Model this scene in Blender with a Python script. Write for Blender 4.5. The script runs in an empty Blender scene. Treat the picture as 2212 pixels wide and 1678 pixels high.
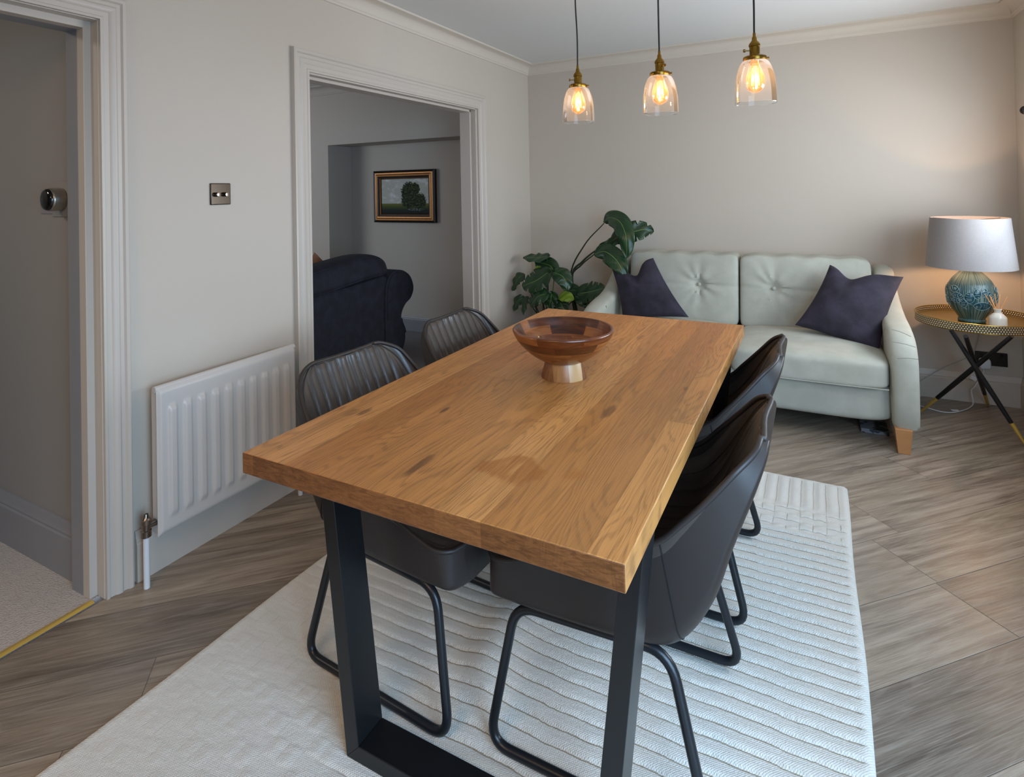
import bpy, math, random
from mathutils import Vector, Matrix
random.seed(7)
PI = math.pi
sc = bpy.context.scene
COL = sc.collection

# ------------------------------------------------------------------ camera
CAM = Vector((2.0644, -1.7245, 1.3029)); YAW, PITCH, ROLL = 27.7068, 0.5931, -1.1438
FOC, PY = 1243.2159, 394.1403
_a, _b, _c = (math.radians(v) for v in (YAW, PITCH, ROLL))
FW = Vector((-math.sin(_a)*math.cos(_b), math.cos(_a)*math.cos(_b), math.sin(_b)))
_r = Vector((math.cos(_a), math.sin(_a), 0)); _u = _r.cross(FW)
RT = math.cos(_c)*_r + math.sin(_c)*_u
UP = -math.sin(_c)*_r + math.cos(_c)*_u
def at(x, y, ax, v):
    """3D point where the sight line through pixel (x, y) meets the plane ax = v."""
    d = FW + RT*(x-1106)/FOC - UP*(y-PY)/FOC
    i = 'xyz'.index(ax)
    return CAM + d*((v-CAM[i])/d[i])
cam = bpy.data.cameras.new('camera'); co = bpy.data.objects.new('camera', cam); COL.objects.link(co)
m = Matrix((RT, UP, -FW)).transposed().to_4x4(); m.translation = CAM; co.matrix_world = m
cam.sensor_width = 36; cam.lens = FOC/2212*36; cam.shift_y = (PY-839)/2212; cam.clip_start = .02
sc.camera = co

# ------------------------------------------------------------------ light
sc.view_settings.view_transform = 'Standard'; sc.view_settings.look = 'None'
sc.view_settings.gamma = 1; sc.view_settings.use_curve_mapping = False
sc.view_settings.exposure = 0.0
w = bpy.data.worlds.new('world'); sc.world = w; w.use_nodes = True
w.node_tree.nodes['Background'].inputs[0].default_value = (.62, .75, 1, 1)
w.node_tree.nodes['Background'].inputs[1].default_value = .8
def area(name, loc, to, sx, sy, power, col, spread=180):
    l = bpy.data.lights.new(name, 'AREA'); l.shape = 'RECTANGLE'; l.size = sx; l.size_y = sy
    l.energy = power; l.color = col; l.spread = math.radians(spread)
    o = bpy.data.objects.new(name, l); COL.objects.link(o); o.location = loc
    o.rotation_euler = (Vector(to)-Vector(loc)).to_track_quat('-Z', 'Y').to_euler()
    return o
def point(name, loc, power, col, rad):
    l = bpy.data.lights.new(name, 'POINT'); l.energy = power; l.color = col; l.shadow_soft_size = rad
    o = bpy.data.objects.new(name, l); COL.objects.link(o); o.location = loc; return o
DAY = (.46, .71, 1.0)
area('daylight_side_window', (3.22, 1.17, 1.25), (2.0, 1.30, 1.30), 1.6, .78, 40, (.72, .86, 1.0))
area('ground_bounce_side_window', (3.24, 1.17, 1.2), (2.2, 1.0, 2.3), 1.4, .7, 20, (.86, .93, 1))
area('daylight_patio_door', (3.22, -1.55, 1.05), (2.1, -.5, .0), 1.5, 1.9, 66, DAY, 130)
area('daylight_living_window', (-3.6, -.2, 1.5), (-2.2, 1.6, 1.2), 1.3, 1.1, 27, (.82, .88, 1))
area('hall_light', (-.9, -1.9, 2.15), (-.8, -1.5, 0), .3, .3, 9.0, (1, .88, .76))
area('kitchen_ceiling_light', (1.3, -2.7, 2.25), (.75, -1.2, 0), 1.2, .5, 15, (1, .66, .38), 120)

# ------------------------------------------------------------------ node helper
def lin(h):
    if isinstance(h, tuple): return (*h, 1)
    v = [int(h[i:i+2], 16)/255 for i in (0, 2, 4)]
    return tuple((c/12.92 if c <= .04045 else ((c+.055)/1.055)**2.4) for c in v) + (1,)
class NT:
    def __init__(s, name, rough=.5, col='808080', metal=0, **kw):
        s.m = bpy.data.materials.new(name); s.m.use_nodes = True
        s.t = s.m.node_tree; s.b = s.t.nodes['Principled BSDF']
        s.set('Base Color', lin(col)); s.set('Roughness', rough); s.set('Metallic', metal)
        for k, v in kw.items(): s.set(k.replace('_', ' '), v)
    def set(s, k, v):
        i = s.b.inputs[k]
        if hasattr(v, 'links') or isinstance(v, bpy.types.NodeSocket): s.t.links.new(v, i)
        else: i.default_value = v
    def n(s, ty, ins=(), **props):
        n = s.t.nodes.new(ty)
        for k, v in props.items(): setattr(n, k, v)
        for k, v in (ins.items() if isinstance(ins, dict) else enumerate(ins)):
            if v is None: continue
            if isinstance(v, bpy.types.NodeSocket): s.t.links.new(v, n.inputs[k])
            else: n.inputs[k].default_value = v
        return n
    def M(s, op, a, b=0.0, c=None): return s.n('ShaderNodeMath', [a, b, c], operation=op).outputs[0]
    def co(s, which='Object'): return s.n('ShaderNodeTexCoord').outputs[which]
    def xyz(s, v): o = s.n('ShaderNodeSeparateXYZ', [v]).outputs; return o[0], o[1], o[2]
    def vec(s, x, y, z=0.0): return s.n('ShaderNodeCombineXYZ', [x, y, z]).outputs[0]
    def noise(s, v, sc_=5., det=4., rough=.5, dist=0., out=0):
        return s.n('ShaderNodeTexNoise', {'Vector': v, 'Scale': sc_, 'Detail': det, 'Roughness': rough, 'Distortion': dist}).outputs[out]
    def white(s, v): return s.n('ShaderNodeTexWhiteNoise', {'Vector': v})
    def ramp(s, f, *stops):
        n = s.n('ShaderNodeValToRGB', [f]); e = n.color_ramp.elements
        while len(e) < len(stops): e.new(.5)
        for el, (p, c) in zip(e, stops): el.position = p; el.color = lin(c)
        return n.outputs[0]
    def mix(s, f, a, b, mode='MIX'):
        n = s.n('ShaderNodeMix', {0: f}, data_type='RGBA', blend_type=mode)
        for i, v in ((6, a), (7, b)):
            if isinstance(v, bpy.types.NodeSocket): s.t.links.new(v, n.inputs[i])
            else: n.inputs[i].default_value = lin(v)
        return n.outputs[2]
    def smooth(s, v, a, b):
        return s.n('ShaderNodeMapRange', [v, a, b, 0., 1.], interpolation_type='SMOOTHSTEP').outputs[0]
    def bump(s, h, strength=.3, dist=.002):
        s.set('Normal', s.n('ShaderNodeBump', {'Strength': strength, 'Distance': dist, 'Height': h}).outputs[0])

def plain(name, col, rough=.5, metal=0, var=0, vs=8., bump=0, bs=200., **kw):
    t = NT(name, rough, col, metal, **kw)
    if var:
        n = t.noise(t.co(), vs, 5); c = lin(col)
        d = tuple(x*(1-var) for x in c[:3]); l = tuple(min(1, x*(1+var)) for x in c[:3])
        t.set('Base Color', t.mix(n, d, l))
    if bump: t.bump(t.noise(t.co(), bs, 3), bump, .001)
    return t.m

def planks(t, along, across, W, L):
    row = t.M('FLOOR', t.M('DIVIDE', across, W))
    off = t.M('MULTIPLY', t.white(t.vec(row, 3.3)).outputs[0], L)
    al = t.M('ADD', along, off)
    cell = t.M('FLOOR', t.M('DIVIDE', al, L))
    wn = t.white(t.vec(row, cell, 1.7))
    fa = t.M('FRACT', t.M('DIVIDE', across, W)); fl = t.M('FRACT', t.M('DIVIDE', al, L))
    da = t.M('MULTIPLY', t.M('MINIMUM', fa, t.M('SUBTRACT', 1., fa)), W)
    dl = t.M('MULTIPLY', t.M('MINIMUM', fl, t.M('SUBTRACT', 1., fl)), L)
    return wn, t.M('MINIMUM', da, dl)

def wood_floor():
    t = NT('grey_brown_plank_floor', .42)
    x, y, z = t.xyz(t.co())
    al = t.M('MULTIPLY', t.M('ADD', x, y), .7071)
    ac = t.M('ADD', t.M('MULTIPLY', t.M('SUBTRACT', y, x), .7071), .16+2.4)
    wn, edge = planks(t, al, ac, .24, 1.24)
    r, g, b = t.n('ShaderNodeSeparateColor', [wn.outputs[1]]).outputs[:3]
    gv = t.vec(t.M('ADD', t.M('MULTIPLY', al, 1.6), t.M('MULTIPLY', r, 17.)), t.M('ADD', t.M('MULTIPLY', ac, 22.), t.M('MULTIPLY', g, 11.)), 0.)
    g1 = t.noise(gv, 1.3, 7, .62, .5)
    gf = t.noise(t.vec(t.M('MULTIPLY', al, 9.), t.M('MULTIPLY', ac, 330.), r), 1., 3, .6)
    big = t.noise(t.vec(t.M('ADD', al, g), t.M('MULTIPLY', ac, 3.)), 2.2, 3)
    base = t.ramp(g1, (.30, '4f4238'), (.42, '786a5c'), (.54, '9a8b7a'), (.70, 'b8aa98'))
    base = t.mix(t.M('MULTIPLY', t.smooth(b, .35, 1.), .72), base, '483f38', 'MIX')
    base = t.mix(t.M('MULTIPLY', r, .35), base, '9b8d7d', 'MIX')
    base = t.mix(t.smooth(big, .35, .7), base, t.mix(.5, base, '94826c'))
    base = t.mix(t.M('MULTIPLY', t.smooth(gf, .45, .75), .30), base, 'b0a89c')
    base = t.mix(t.M('MULTIPLY', t.smooth(gf, .50, .25), .28), base, '3b332c')
    w2 = t.noise(t.vec(t.M('ADD', t.M('MULTIPLY', al, .6), t.M('MULTIPLY', r, 9.)), t.M('ADD', t.M('MULTIPLY', ac, 6.), g)), 1., 3, .45)
    rg = t.M('SINE', t.M('ADD', t.M('MULTIPLY', w2, 150.), t.M('MULTIPLY', ac, 210.)))
    base = t.mix(t.M('MULTIPLY', t.smooth(rg, .35, 1.), .10), base, 'bdb3a5')
    base = t.mix(t.M('MULTIPLY', t.smooth(rg, -.4, -1.), .08), base, '4a4038')
    base = t.mix(t.smooth(edge, .0012, .0003), base, '453c34')
    t.set('Base Color', base)
    t.set('Roughness', t.M('ADD', t.M('MULTIPLY', gf, .25), .22))
    t.bump(t.M('ADD', gf, t.M('MULTIPLY', t.smooth(edge, .0, .002), 1.5)), .35, .0012)
    return t.m

def oak():
    t = NT('oiled_oak', .4)
    x, y, z = t.xyz(t.co())
    wn, edge = planks(t, t.M('ADD', y, 3.), t.M('ADD', x, .013), .0915, 7.)
    r, g, b = t.n('ShaderNodeSeparateColor', [wn.outputs[1]]).outputs[:3]
    ox = t.M('ADD', x, t.M('MULTIPLY', r, 3.)); oy = t.M('ADD', y, t.M('MULTIPLY', g, 7.))
    warp = t.noise(t.vec(t.M('MULTIPLY', ox, 7.), t.M('MULTIPLY', oy, .95), z), 1., 3, .45, .3)
    ring = t.M('SINE', t.M('ADD', t.M('MULTIPLY', warp, 210.), t.M('MULTIPLY', ox, 240.)))
    fine = t.noise(t.vec(t.M('MULTIPLY', ox, 480.), t.M('MULTIPLY', oy, 9.), t.M('MULTIPLY', z, 60.)), 1., 3, .6)
    med = t.noise(t.vec(t.M('MULTIPLY', ox, 16.), t.M('MULTIPLY', oy, 1.6), t.M('MULTIPLY', z, 9.)), 1., 4, .55)
    base = t.mix(b, 'ae7238', 'c98e50')
    base = t.mix(t.M('MULTIPLY', t.smooth(med, .38, .78), .6), base, '8a5c2e')
    base = t.mix(t.M('MULTIPLY', t.M('MULTIPLY', t.smooth(ring, .1, 1.), t.smooth(fine, .30, .55)), .42), base, '6e4724')
    base = t.mix(t.M('MULTIPLY', t.smooth(fine, .50, .68), .45), base, '77502c')
    base = t.mix(t.M('MULTIPLY', t.smooth(g, .93, .97), .25), base, '7a4f2c')
    # knots
    kv = t.n('ShaderNodeTexVoronoi', {'Vector': t.vec(t.M('MULTIPLY', ox, 7.), t.M('MULTIPLY', oy, 2.4)), 'Scale': 1.}).outputs[0]
    knot = t.M('MULTIPLY', t.smooth(kv, .16, .03), t.smooth(t.noise(t.vec(ox, oy), 3., 1), .47, .56))
    base = t.mix(t.M('MULTIPLY', knot, .35), base, '5a3a20')
    kn = t.noise(t.vec(t.M('MULTIPLY', x, 60.), t.M('MULTIPLY', y, 14.)), 1., 4, .65)
    for (kx, ky, rx, ry, a) in ((-.039, -.6695, .012, .055, .65), (.212, -.250, .014, .050, .6), (-.329, -.4995, .011, .030, .6), (-.36, -.52, .018, .03, .3),
                                (-.155, -.4085, .007, .022, .75), (.348, -.0185, .008, .02, .5), (-.449, -.6075, .016, .03, .35), (.06, -.60, .010, .10, .2), (-.2, .12, .007, .03, .5), (.1, .45, .012, .04, .4)):
        ex = t.M('DIVIDE', t.M('SUBTRACT', x, kx), rx); ey = t.M('DIVIDE', t.M('SUBTRACT', y, ky), ry)
        d_ = t.M('ADD', t.M('SQRT', t.M('ADD', t.M('MULTIPLY', ex, ex), t.M('MULTIPLY', ey, ey))), t.M('MULTIPLY', t.M('SUBTRACT', kn, .5), 1.6))
        base = t.mix(t.M('MULTIPLY', t.smooth(d_, 1.15, .55), a), base, '4a2c16')
    base = t.mix(t.M('MULTIPLY', t.smooth(edge, .0012, .0002), .35), base, '5b3a1f')
    # spilt-oil stain, darker and more orange, near the front edge
    sw = t.noise(t.vec(x, y, 3.), 11., 3, .6); sw2 = t.noise(t.vec(t.M('MULTIPLY', ox, 90.), t.M('MULTIPLY', oy, 10.)), 1., 2)
    def spot(cx, cy, r_):
        dx = t.M('SUBTRACT', x, cx); dy = t.M('SUBTRACT', y, cy)
        rr = t.M('SQRT', t.M('ADD', t.M('MULTIPLY', dx, dx), t.M('MULTIPLY', t.M('MULTIPLY', dy, dy), 1.6)))
        return t.smooth(t.M('ADD', rr, t.M('MULTIPLY', t.M('SUBTRACT', sw, .5), .13)), r_+.012, r_-.012)
    st = t.M('MULTIPLY', t.M('MAXIMUM', spot(.135, -.605, .062), t.M('MULTIPLY', spot(.250, -.575, .030), .6)), t.smooth(sw2, .2, .55))
    base = t.mix(t.M('MULTIPLY', st, .62), base, '8c4f12')
    # end grain drinks more oil: darker, finer
    nrm = t.n('ShaderNodeNewGeometry').outputs['True Normal']; ny = t.M('ABSOLUTE', t.xyz(nrm)[1])
    wn2 = t.white(t.vec(t.M('FLOOR', t.M('DIVIDE', t.M('ADD', x, .013), .0915)), 9.)).outputs[0]
    eg = t.noise(t.vec(t.M('MULTIPLY', x, 30.), t.M('MULTIPLY', y, 10.), t.M('MULTIPLY', z, 160.)), 1., 4, .7, 1.2)
    end = t.mix(t.M('ADD', t.M('MULTIPLY', wn2, .45), t.M('MULTIPLY', t.smooth(eg, .3, .7), .5)), '4c2a10', '935f34')
    base = t.mix(t.smooth(ny, .5, .8), base, end)
    t.set('Base Color', base)
    t.set('Roughness', t.M('ADD', t.M('MULTIPLY', fine, .22), .30))
    t.bump(t.M('ADD', fine, t.M('MULTIPLY', ring, .15)), .4, .0008)
    return t.m

def acacia(name, dark, mid, light, streaks=6.):
    t = NT(name, .3)
    x, y, z = t.xyz(t.co())
    ang = t.M('ARCTAN2', y, x)
    band = t.M('FLOOR', t.M('ADD', t.M('MULTIPLY', z, 42.), t.M('MULTIPLY', t.noise(t.co(), 2., 1), .2)))
    cell = t.M('FLOOR', t.M('ADD', t.M('MULTIPLY', ang, 1.1), t.M('MULTIPLY', band, .37)))
    wn = t.white(t.vec(band, cell, .5)).outputs[0]
    g = t.noise(t.vec(t.M('ADD', t.M('MULTIPLY', x, 9.), t.M('MULTIPLY', wn, 9.)), t.M('MULTIPLY', y, 9.), t.M('MULTIPLY', z, 60.)), 1.6, 5, .6, .8)
    c = t.ramp(t.M('ADD', t.M('MULTIPLY', g, .55), t.M('MULTIPLY', wn, .5)), (.25, dark), (.5, mid), (.85, light))
    t.set('Base Color', c); t.set('Coat Weight', .25)
    return t.m

def wall_paint(name, col, rough=.75):
    t = NT(name, rough, col)
    n = t.noise(t.co(), 1.4, 3); c = lin(col)
    t.set('Base Color', t.mix(n, tuple(v*.97 for v in c[:3]), tuple(min(1, v*1.03) for v in c[:3])))
    t.bump(t.noise(t.co(), 260., 3), .06, .0008)
    return t.m

MT = {}
MT['wall'] = wall_paint('warm_white_wall_paint', 'c0b5a7')
MT['trim'] = plain('white_satin_woodwork', 'beb4a8', .42)
MT['cornice'] = plain('cornice_paint', 'c9bfb1', .7)
MT['ceil'] = wall_paint('matt_ceiling_paint', 'd3d3d0', .85)
MT['living'] = wall_paint('living_room_wall_paint', 'b8b0a5', .8)
MT['hall'] = wall_paint('grey_hall_paint', '8d8b88', .6)
MT['hallwood'] = plain('grey_hall_woodwork', '85868a', .4, var=.04)
MT['floor'] = wood_floor()
MT['oak'] = oak()
MT['radiator'] = plain('white_enamel', 'c6c0b9', .34)
MT['blackmetal'] = plain('black_powder_coat', '17181a', .32, .25, bump=.15, bs=500.)
MT['tube'] = plain('dark_tube_steel', '1f2226', .33, .3)
MT['brass'] = plain('aged_brass', '8c6c2c', .3, 1, var=.15, vs=60.)
MT['gold'] = plain('polished_brass_strip', 'dcb85e', .35, .55)
MT['nickel'] = plain('dark_nickel', '3f362e', .2, 1)
MT['chrome'] = plain('tarnished_chrome', '8a8078', .25, 1, var=.3, vs=80.)
MT['cord'] = plain('black_cord', '1b1a19', .7)
MT['sofa'] = None
def velvet(name, col, lightc, sheen=.6, vs=9.):
    t = NT(name, .85)
    n = t.noise(t.co(), vs, 5, .6); n2 = t.noise(t.co(), 90., 2)
    t.set('Base Color', t.mix(t.smooth(n, .35, .7), col, lightc))
    t.set('Sheen Weight', sheen); t.set('Sheen Roughness', .4)
    t.set('Sheen Tint', lin(lightc))
    t.bump(n2, .12, .001)
    return t.m
MT['sofa'] = velvet('pale_sage_velvet', 'a6a598', 'b1b0a3', .15)
MT['cushion'] = velvet('dark_plum_velvet', '1d1924', '322c3b', .35)
MT['navy'] = velvet('navy_velvet', '0f1119', '1c1f2b', .2, 14.)
MT['rust'] = velvet('tan_velvet', '8a5f45', '9c6f52', .3)
MT['white_cloth'] = plain('white_fluffy_cloth', 'd8d4cc', .9)
MT['sofaleg'] = plain('light_oak_leg', 'b57f4e', .45, var=.12, vs=20.)
def leather(name, col, rough=.36):
    t = NT(name, rough)
    n = t.noise(t.co(), 7., 4); c = lin(col)
    t.set('Base Color', t.mix(n, tuple(v*.8 for v in c[:3]), tuple(v*1.25 for v in c[:3])))
    t.set('Roughness', t.M('ADD', t.M('MULTIPLY', t.noise(t.co(), 30., 3), .16), rough-.06))
    t.bump(t.noise(t.co(), 380., 3), .12, .0006)
    return t.m
MT['leather_out'] = leather('charcoal_leather', '28211e', .48)
MT['leather_in'] = leather('ribbed_leather', '3f3833', .33)
MT['stitch'] = plain('dark_stitch', '141314', .7)
MT['leaf'] = None
def leafmat():
    t = NT('glossy_leaf', .32)
    u, v, _ = t.xyz(t.co('UV'))
    du = t.M('ABSOLUTE', t.M('SUBTRACT', u, .5))
    mid = t.smooth(du, .014, .005)
    vein = t.smooth(t.M('ABSOLUTE', t.M('SUBTRACT', t.M('FRACT', t.M('MULTIPLY', t.M('SUBTRACT', v, t.M('MULTIPLY', du, .5)), 11.)), .5)), .46, .5)
    n = t.noise(t.co(), 12., 3)
    c = t.mix(n, '0e2713', '1e4020')
    c = t.mix(t.M('MULTIPLY', vein, .35), c, '4f7b40')
    c = t.mix(t.M('MULTIPLY', mid, .8), c, '7d9c50')
    t.set('Base Color', c); t.bump(vein, .3, .002)
    return t.m
MT['leaf'] = leafmat()
MT['leaf_young'] = plain('young_leaf', '6f8a24', .4, var=.3, vs=30.)
MT['stem'] = plain('dark_green_stem', '27331c', .5, var=.2)
MT['stem_light'] = plain('light_green_stem', '58752f', .5, var=.2)
MT['pot'] = plain('grey_plant_pot', '5d5a56', .6)
MT['soil'] = plain('potting_soil', '2a211a', .95, var=.4, vs=60.)
MT['white_plastic'] = plain('white_plastic', 'd6d8da', .35)
MT['ceramic_white'] = plain('white_ceramic', 'd8d4c9', .25)
MT['reed'] = plain('tan_reed', 'd89a5c', .7)
MT['rim_bowl'] = acacia('acacia_wood', '2c1106', '5f2c10', 'a5632f')
MT['foot_bowl'] = acacia('pale_acacia_wood', '6b4024', 'a98157', 'd8c5a6')
MT['black'] = plain('black_gloss', '0b0c0e', .12)
MT['bronze'] = plain('dark_bronze_plate', '2e2925', .3, .7)

def carpet(name, a, b, s_=330., st=.6):
    t = NT(name, .95); v = t.n('ShaderNodeTexVoronoi', {'Vector': t.co(), 'Scale': s_}).outputs[0]
    n = t.noise(t.co(), 40., 3)
    t.set('Base Color', t.mix(t.M('MULTIPLY', t.M('ADD', v, n), .6), b, a)); t.bump(v, st, .004)
    return t.m
MT['carpet_hall'] = carpet('looped_wool_carpet', 'a39b95', 'c4bcb5', 170.)
MT['carpet_living'] = carpet('grey_carpet', '77767a', '8e8d90', 300.)

def rugmat():
    t = NT('cream_wool_rug', .95)
    g = t.n('ShaderNodeAttribute', attribute_name='groove').outputs['Fac']
    x, y, z = t.xyz(t.co())
    weave = t.M('MULTIPLY', t.M('SINE', t.M('MULTIPLY', x, 1100.)), t.M('SINE', t.M('MULTIPLY', y, 900.)))
    n = t.noise(t.co(), 160., 4, .6); n2 = t.noise(t.co(), 3., 3)
    base = t.mix(n2, 'cbc8c0', 'd8d5ce')
    base = t.mix(t.M('MULTIPLY', n, .25), base, 'b5ac9b')
    st = t.n('ShaderNodeAttribute', attribute_name='stripe').outputs['Fac']
    X = t.M('ADD', x, (.485+2.157)/2); Y = t.M('ADD', y, (-1.62+1.092)/2)
    wob = t.M('ADD', t.M('MULTIPLY', t.M('SINE', t.M('ADD', t.M('MULTIPLY', X, 23.), t.M('MULTIPLY', Y, 3.))), .0012), t.M('MULTIPLY', t.M('SINE', t.M('MULTIPLY', X, 61.)), .0008))
    nz = t.noise(t.vec(t.M('MULTIPLY', X, 90.), t.M('MULTIPLY', Y, 25.)), 1., 3, .6)
    f = t.M('FRACT', t.M('DIVIDE', t.M('ADD', t.M('ADD', Y, wob), t.M('MULTIPLY', t.M('SUBTRACT', nz, .5), .004)), .0452))
    line = t.M('MULTIPLY', t.smooth(f, .885, .925), t.smooth(f, 1.0, .97))
    fr_ = t.noise(t.vec(t.M('MULTIPLY', X, 420.), t.M('MULTIPLY', Y, 30.)), 1., 2, .5)
    fringe = t.M('MULTIPLY', t.M('MULTIPLY', t.smooth(f, .0, .02), t.smooth(f, .26, .03)), t.smooth(fr_, .42, .6))
    base = t.mix(t.M('MULTIPLY', t.M('MULTIPLY', line, st), .85), base, '7f7058')
    base = t.mix(t.M('MULTIPLY', t.M('MULTIPLY', fringe, st), .40), base, '9a8c74')
    fx = t.M('FRACT', t.M('DIVIDE', t.M('ADD', t.M('ADD', X, t.M('MULTIPLY', t.M('SINE', t.M('MULTIPLY', Y, 40.)), .0008)), t.M('MULTIPLY', t.M('SUBTRACT', nz, .5), .005)), .0452))
    lx = t.M('MULTIPLY', t.smooth(fx, .89, .93), t.smooth(fx, 1.0, .97))
    base = t.mix(t.M('MULTIPLY', t.M('MULTIPLY', lx, g), .75), base, '8a7b63')
    t.set('Base Color', base)
    t.bump(t.M('ADD', t.M('MULTIPLY', weave, .25), n), .55, .003)
    return t.m
MT['rug'] = rugmat()

def glassmat(name, tint=(1, 1, 1), fres=1.3, glow=None, haze=.03):
    t = NT(name); nt = t.t
    tr = t.n('ShaderNodeBsdfTransparent', [(*tint, 1)]); gl = t.n('ShaderNodeBsdfGlossy', {'Roughness': .03})
    fr = t.n('ShaderNodeFresnel', {0: fres}).outputs[0]
    lw = t.n('ShaderNodeLayerWeight', {0: .35}).outputs[1]
    mx = t.n('ShaderNodeMixShader', [t.M('MINIMUM', t.M('ADD', fr, t.M('MULTIPLY', t.M('POWER', lw, 3.), .25)), 1.), tr.outputs[0], gl.outputs[0]])
    df = t.n('ShaderNodeBsdfTranslucent', [(*(glow or (1, 1, 1)), 1)])
    m2 = t.n('ShaderNodeMixShader', [haze, mx.outputs[0], df.outputs[0]])
    nt.links.new(m2.outputs[0], nt.nodes['Material Output'].inputs[0])
    return t.m
MT['glass'] = glassmat('clear_glass', (1, .99, .985), haze=.035)
MT['amber'] = glassmat('amber_bulb_glass', (1.0, .86, .62), glow=(1, .36, .06), haze=.035)
def emis(name, col, s_):
    t = NT(name, col='000000'); t.set('Emission Color', (*col, 1)); t.set('Emission Strength', s_); return t.m
MT['filament'] = emis('glowing_filament', (1, .62, .18), 3.8)
def bulbmat():
    t = NT('warm_lamp_bulb'); tr = t.n('ShaderNodeBsdfTransparent'); em = t.n('ShaderNodeEmission', [(1, .74, .5, 1), 2.5])
    mx = t.n('ShaderNodeMixShader', [.5, tr.outputs[0], em.outputs[0]]); t.t.links.new(mx.outputs[0], t.t.nodes['Material Output'].inputs[0]); return t.m
MT['lampbulb'] = bulbmat()

def shademat():
    t = NT('linen_lampshade', .9)
    x, y, z = t.xyz(t.co()); a = t.M('ARCTAN2', y, x)
    n = t.noise(t.vec(t.M('MULTIPLY', a, 60.), t.M('MULTIPLY', z, 40.)), 1., 4, .7)
    n2 = t.noise(t.vec(t.M('MULTIPLY', a, 8.), t.M('MULTIPLY', z, 300.)), 1., 3, .7)
    c = t.mix(t.M('MULTIPLY', t.M('ADD', n, n2), .5), '7c7674', 'a6a09e'); t.set('Base Color', c)
    tl = t.n('ShaderNodeBsdfTranslucent', [(.75, .68, .6, 1)])
    mx = t.n('ShaderNodeMixShader', [.035, t.b.outputs[0], tl.outputs[0]])
    t.t.links.new(mx.outputs[0], t.t.nodes['Material Output'].inputs[0]); return t.m
MT['shade'] = shademat()
def glaze():
    t = NT('teal_crackle_glaze', .18)
    x, y, z = t.xyz(t.co()); a = t.M('ARCTAN2', y, x)
    st = t.noise(t.vec(t.M('MULTIPLY', a, 26.), t.M('MULTIPLY', z, 5.)), 1., 3, .6)
    low = t.smooth(z, .30, .17)
    c = t.mix(low, '75877a', '1f4a52')
    c = t.mix(t.M('MULTIPLY', t.smooth(st, .48, .62), .45), c, 'a5b3a0')
    c = t.mix(t.M('MULTIPLY', t.smooth(st, .5, .38), .6), c, '173c44')
    t.set('Base Color', c); t.bump(st, .5, .004); return t.m
MT['glaze'] = glaze()
MT['glaze_dark'] = plain('deep_teal_glaze', '16404d', .15, var=.3, vs=40.)
MT['glaze_light'] = plain('pale_glaze_line', '7d9a9c', .2)
def traymat():
    t = NT('punched_brass_rim', .35, metal=.6)
    u, v, _ = t.xyz(t.co('UV'))
    row = t.M('FLOOR', v); off = t.M('MULTIPLY', t.M('MODULO', row, 2.), .5)
    fu = t.M('SUBTRACT', t.M('FRACT', t.M('ADD', u, off)), .5); fv = t.M('SUBTRACT', t.M('FRACT', v), .5)
    d = t.M('SQRT', t.M('ADD', t.M('MULTIPLY', fu, fu), t.M('MULTIPLY', fv, fv)))
    k = t.smooth(d, .36, .28)
    t.set('Base Color', t.mix(k, '6a5528', 'c9c4b4')); t.set('Metallic', t.M('SUBTRACT', .8, t.M('MULTIPLY', k, .8)))
    t.bump(k, .8, .002); return t.m
MT['traymesh'] = traymat()
MT['tray'] = plain('satin_gold', 'a88f4e', .3, .85)

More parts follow.
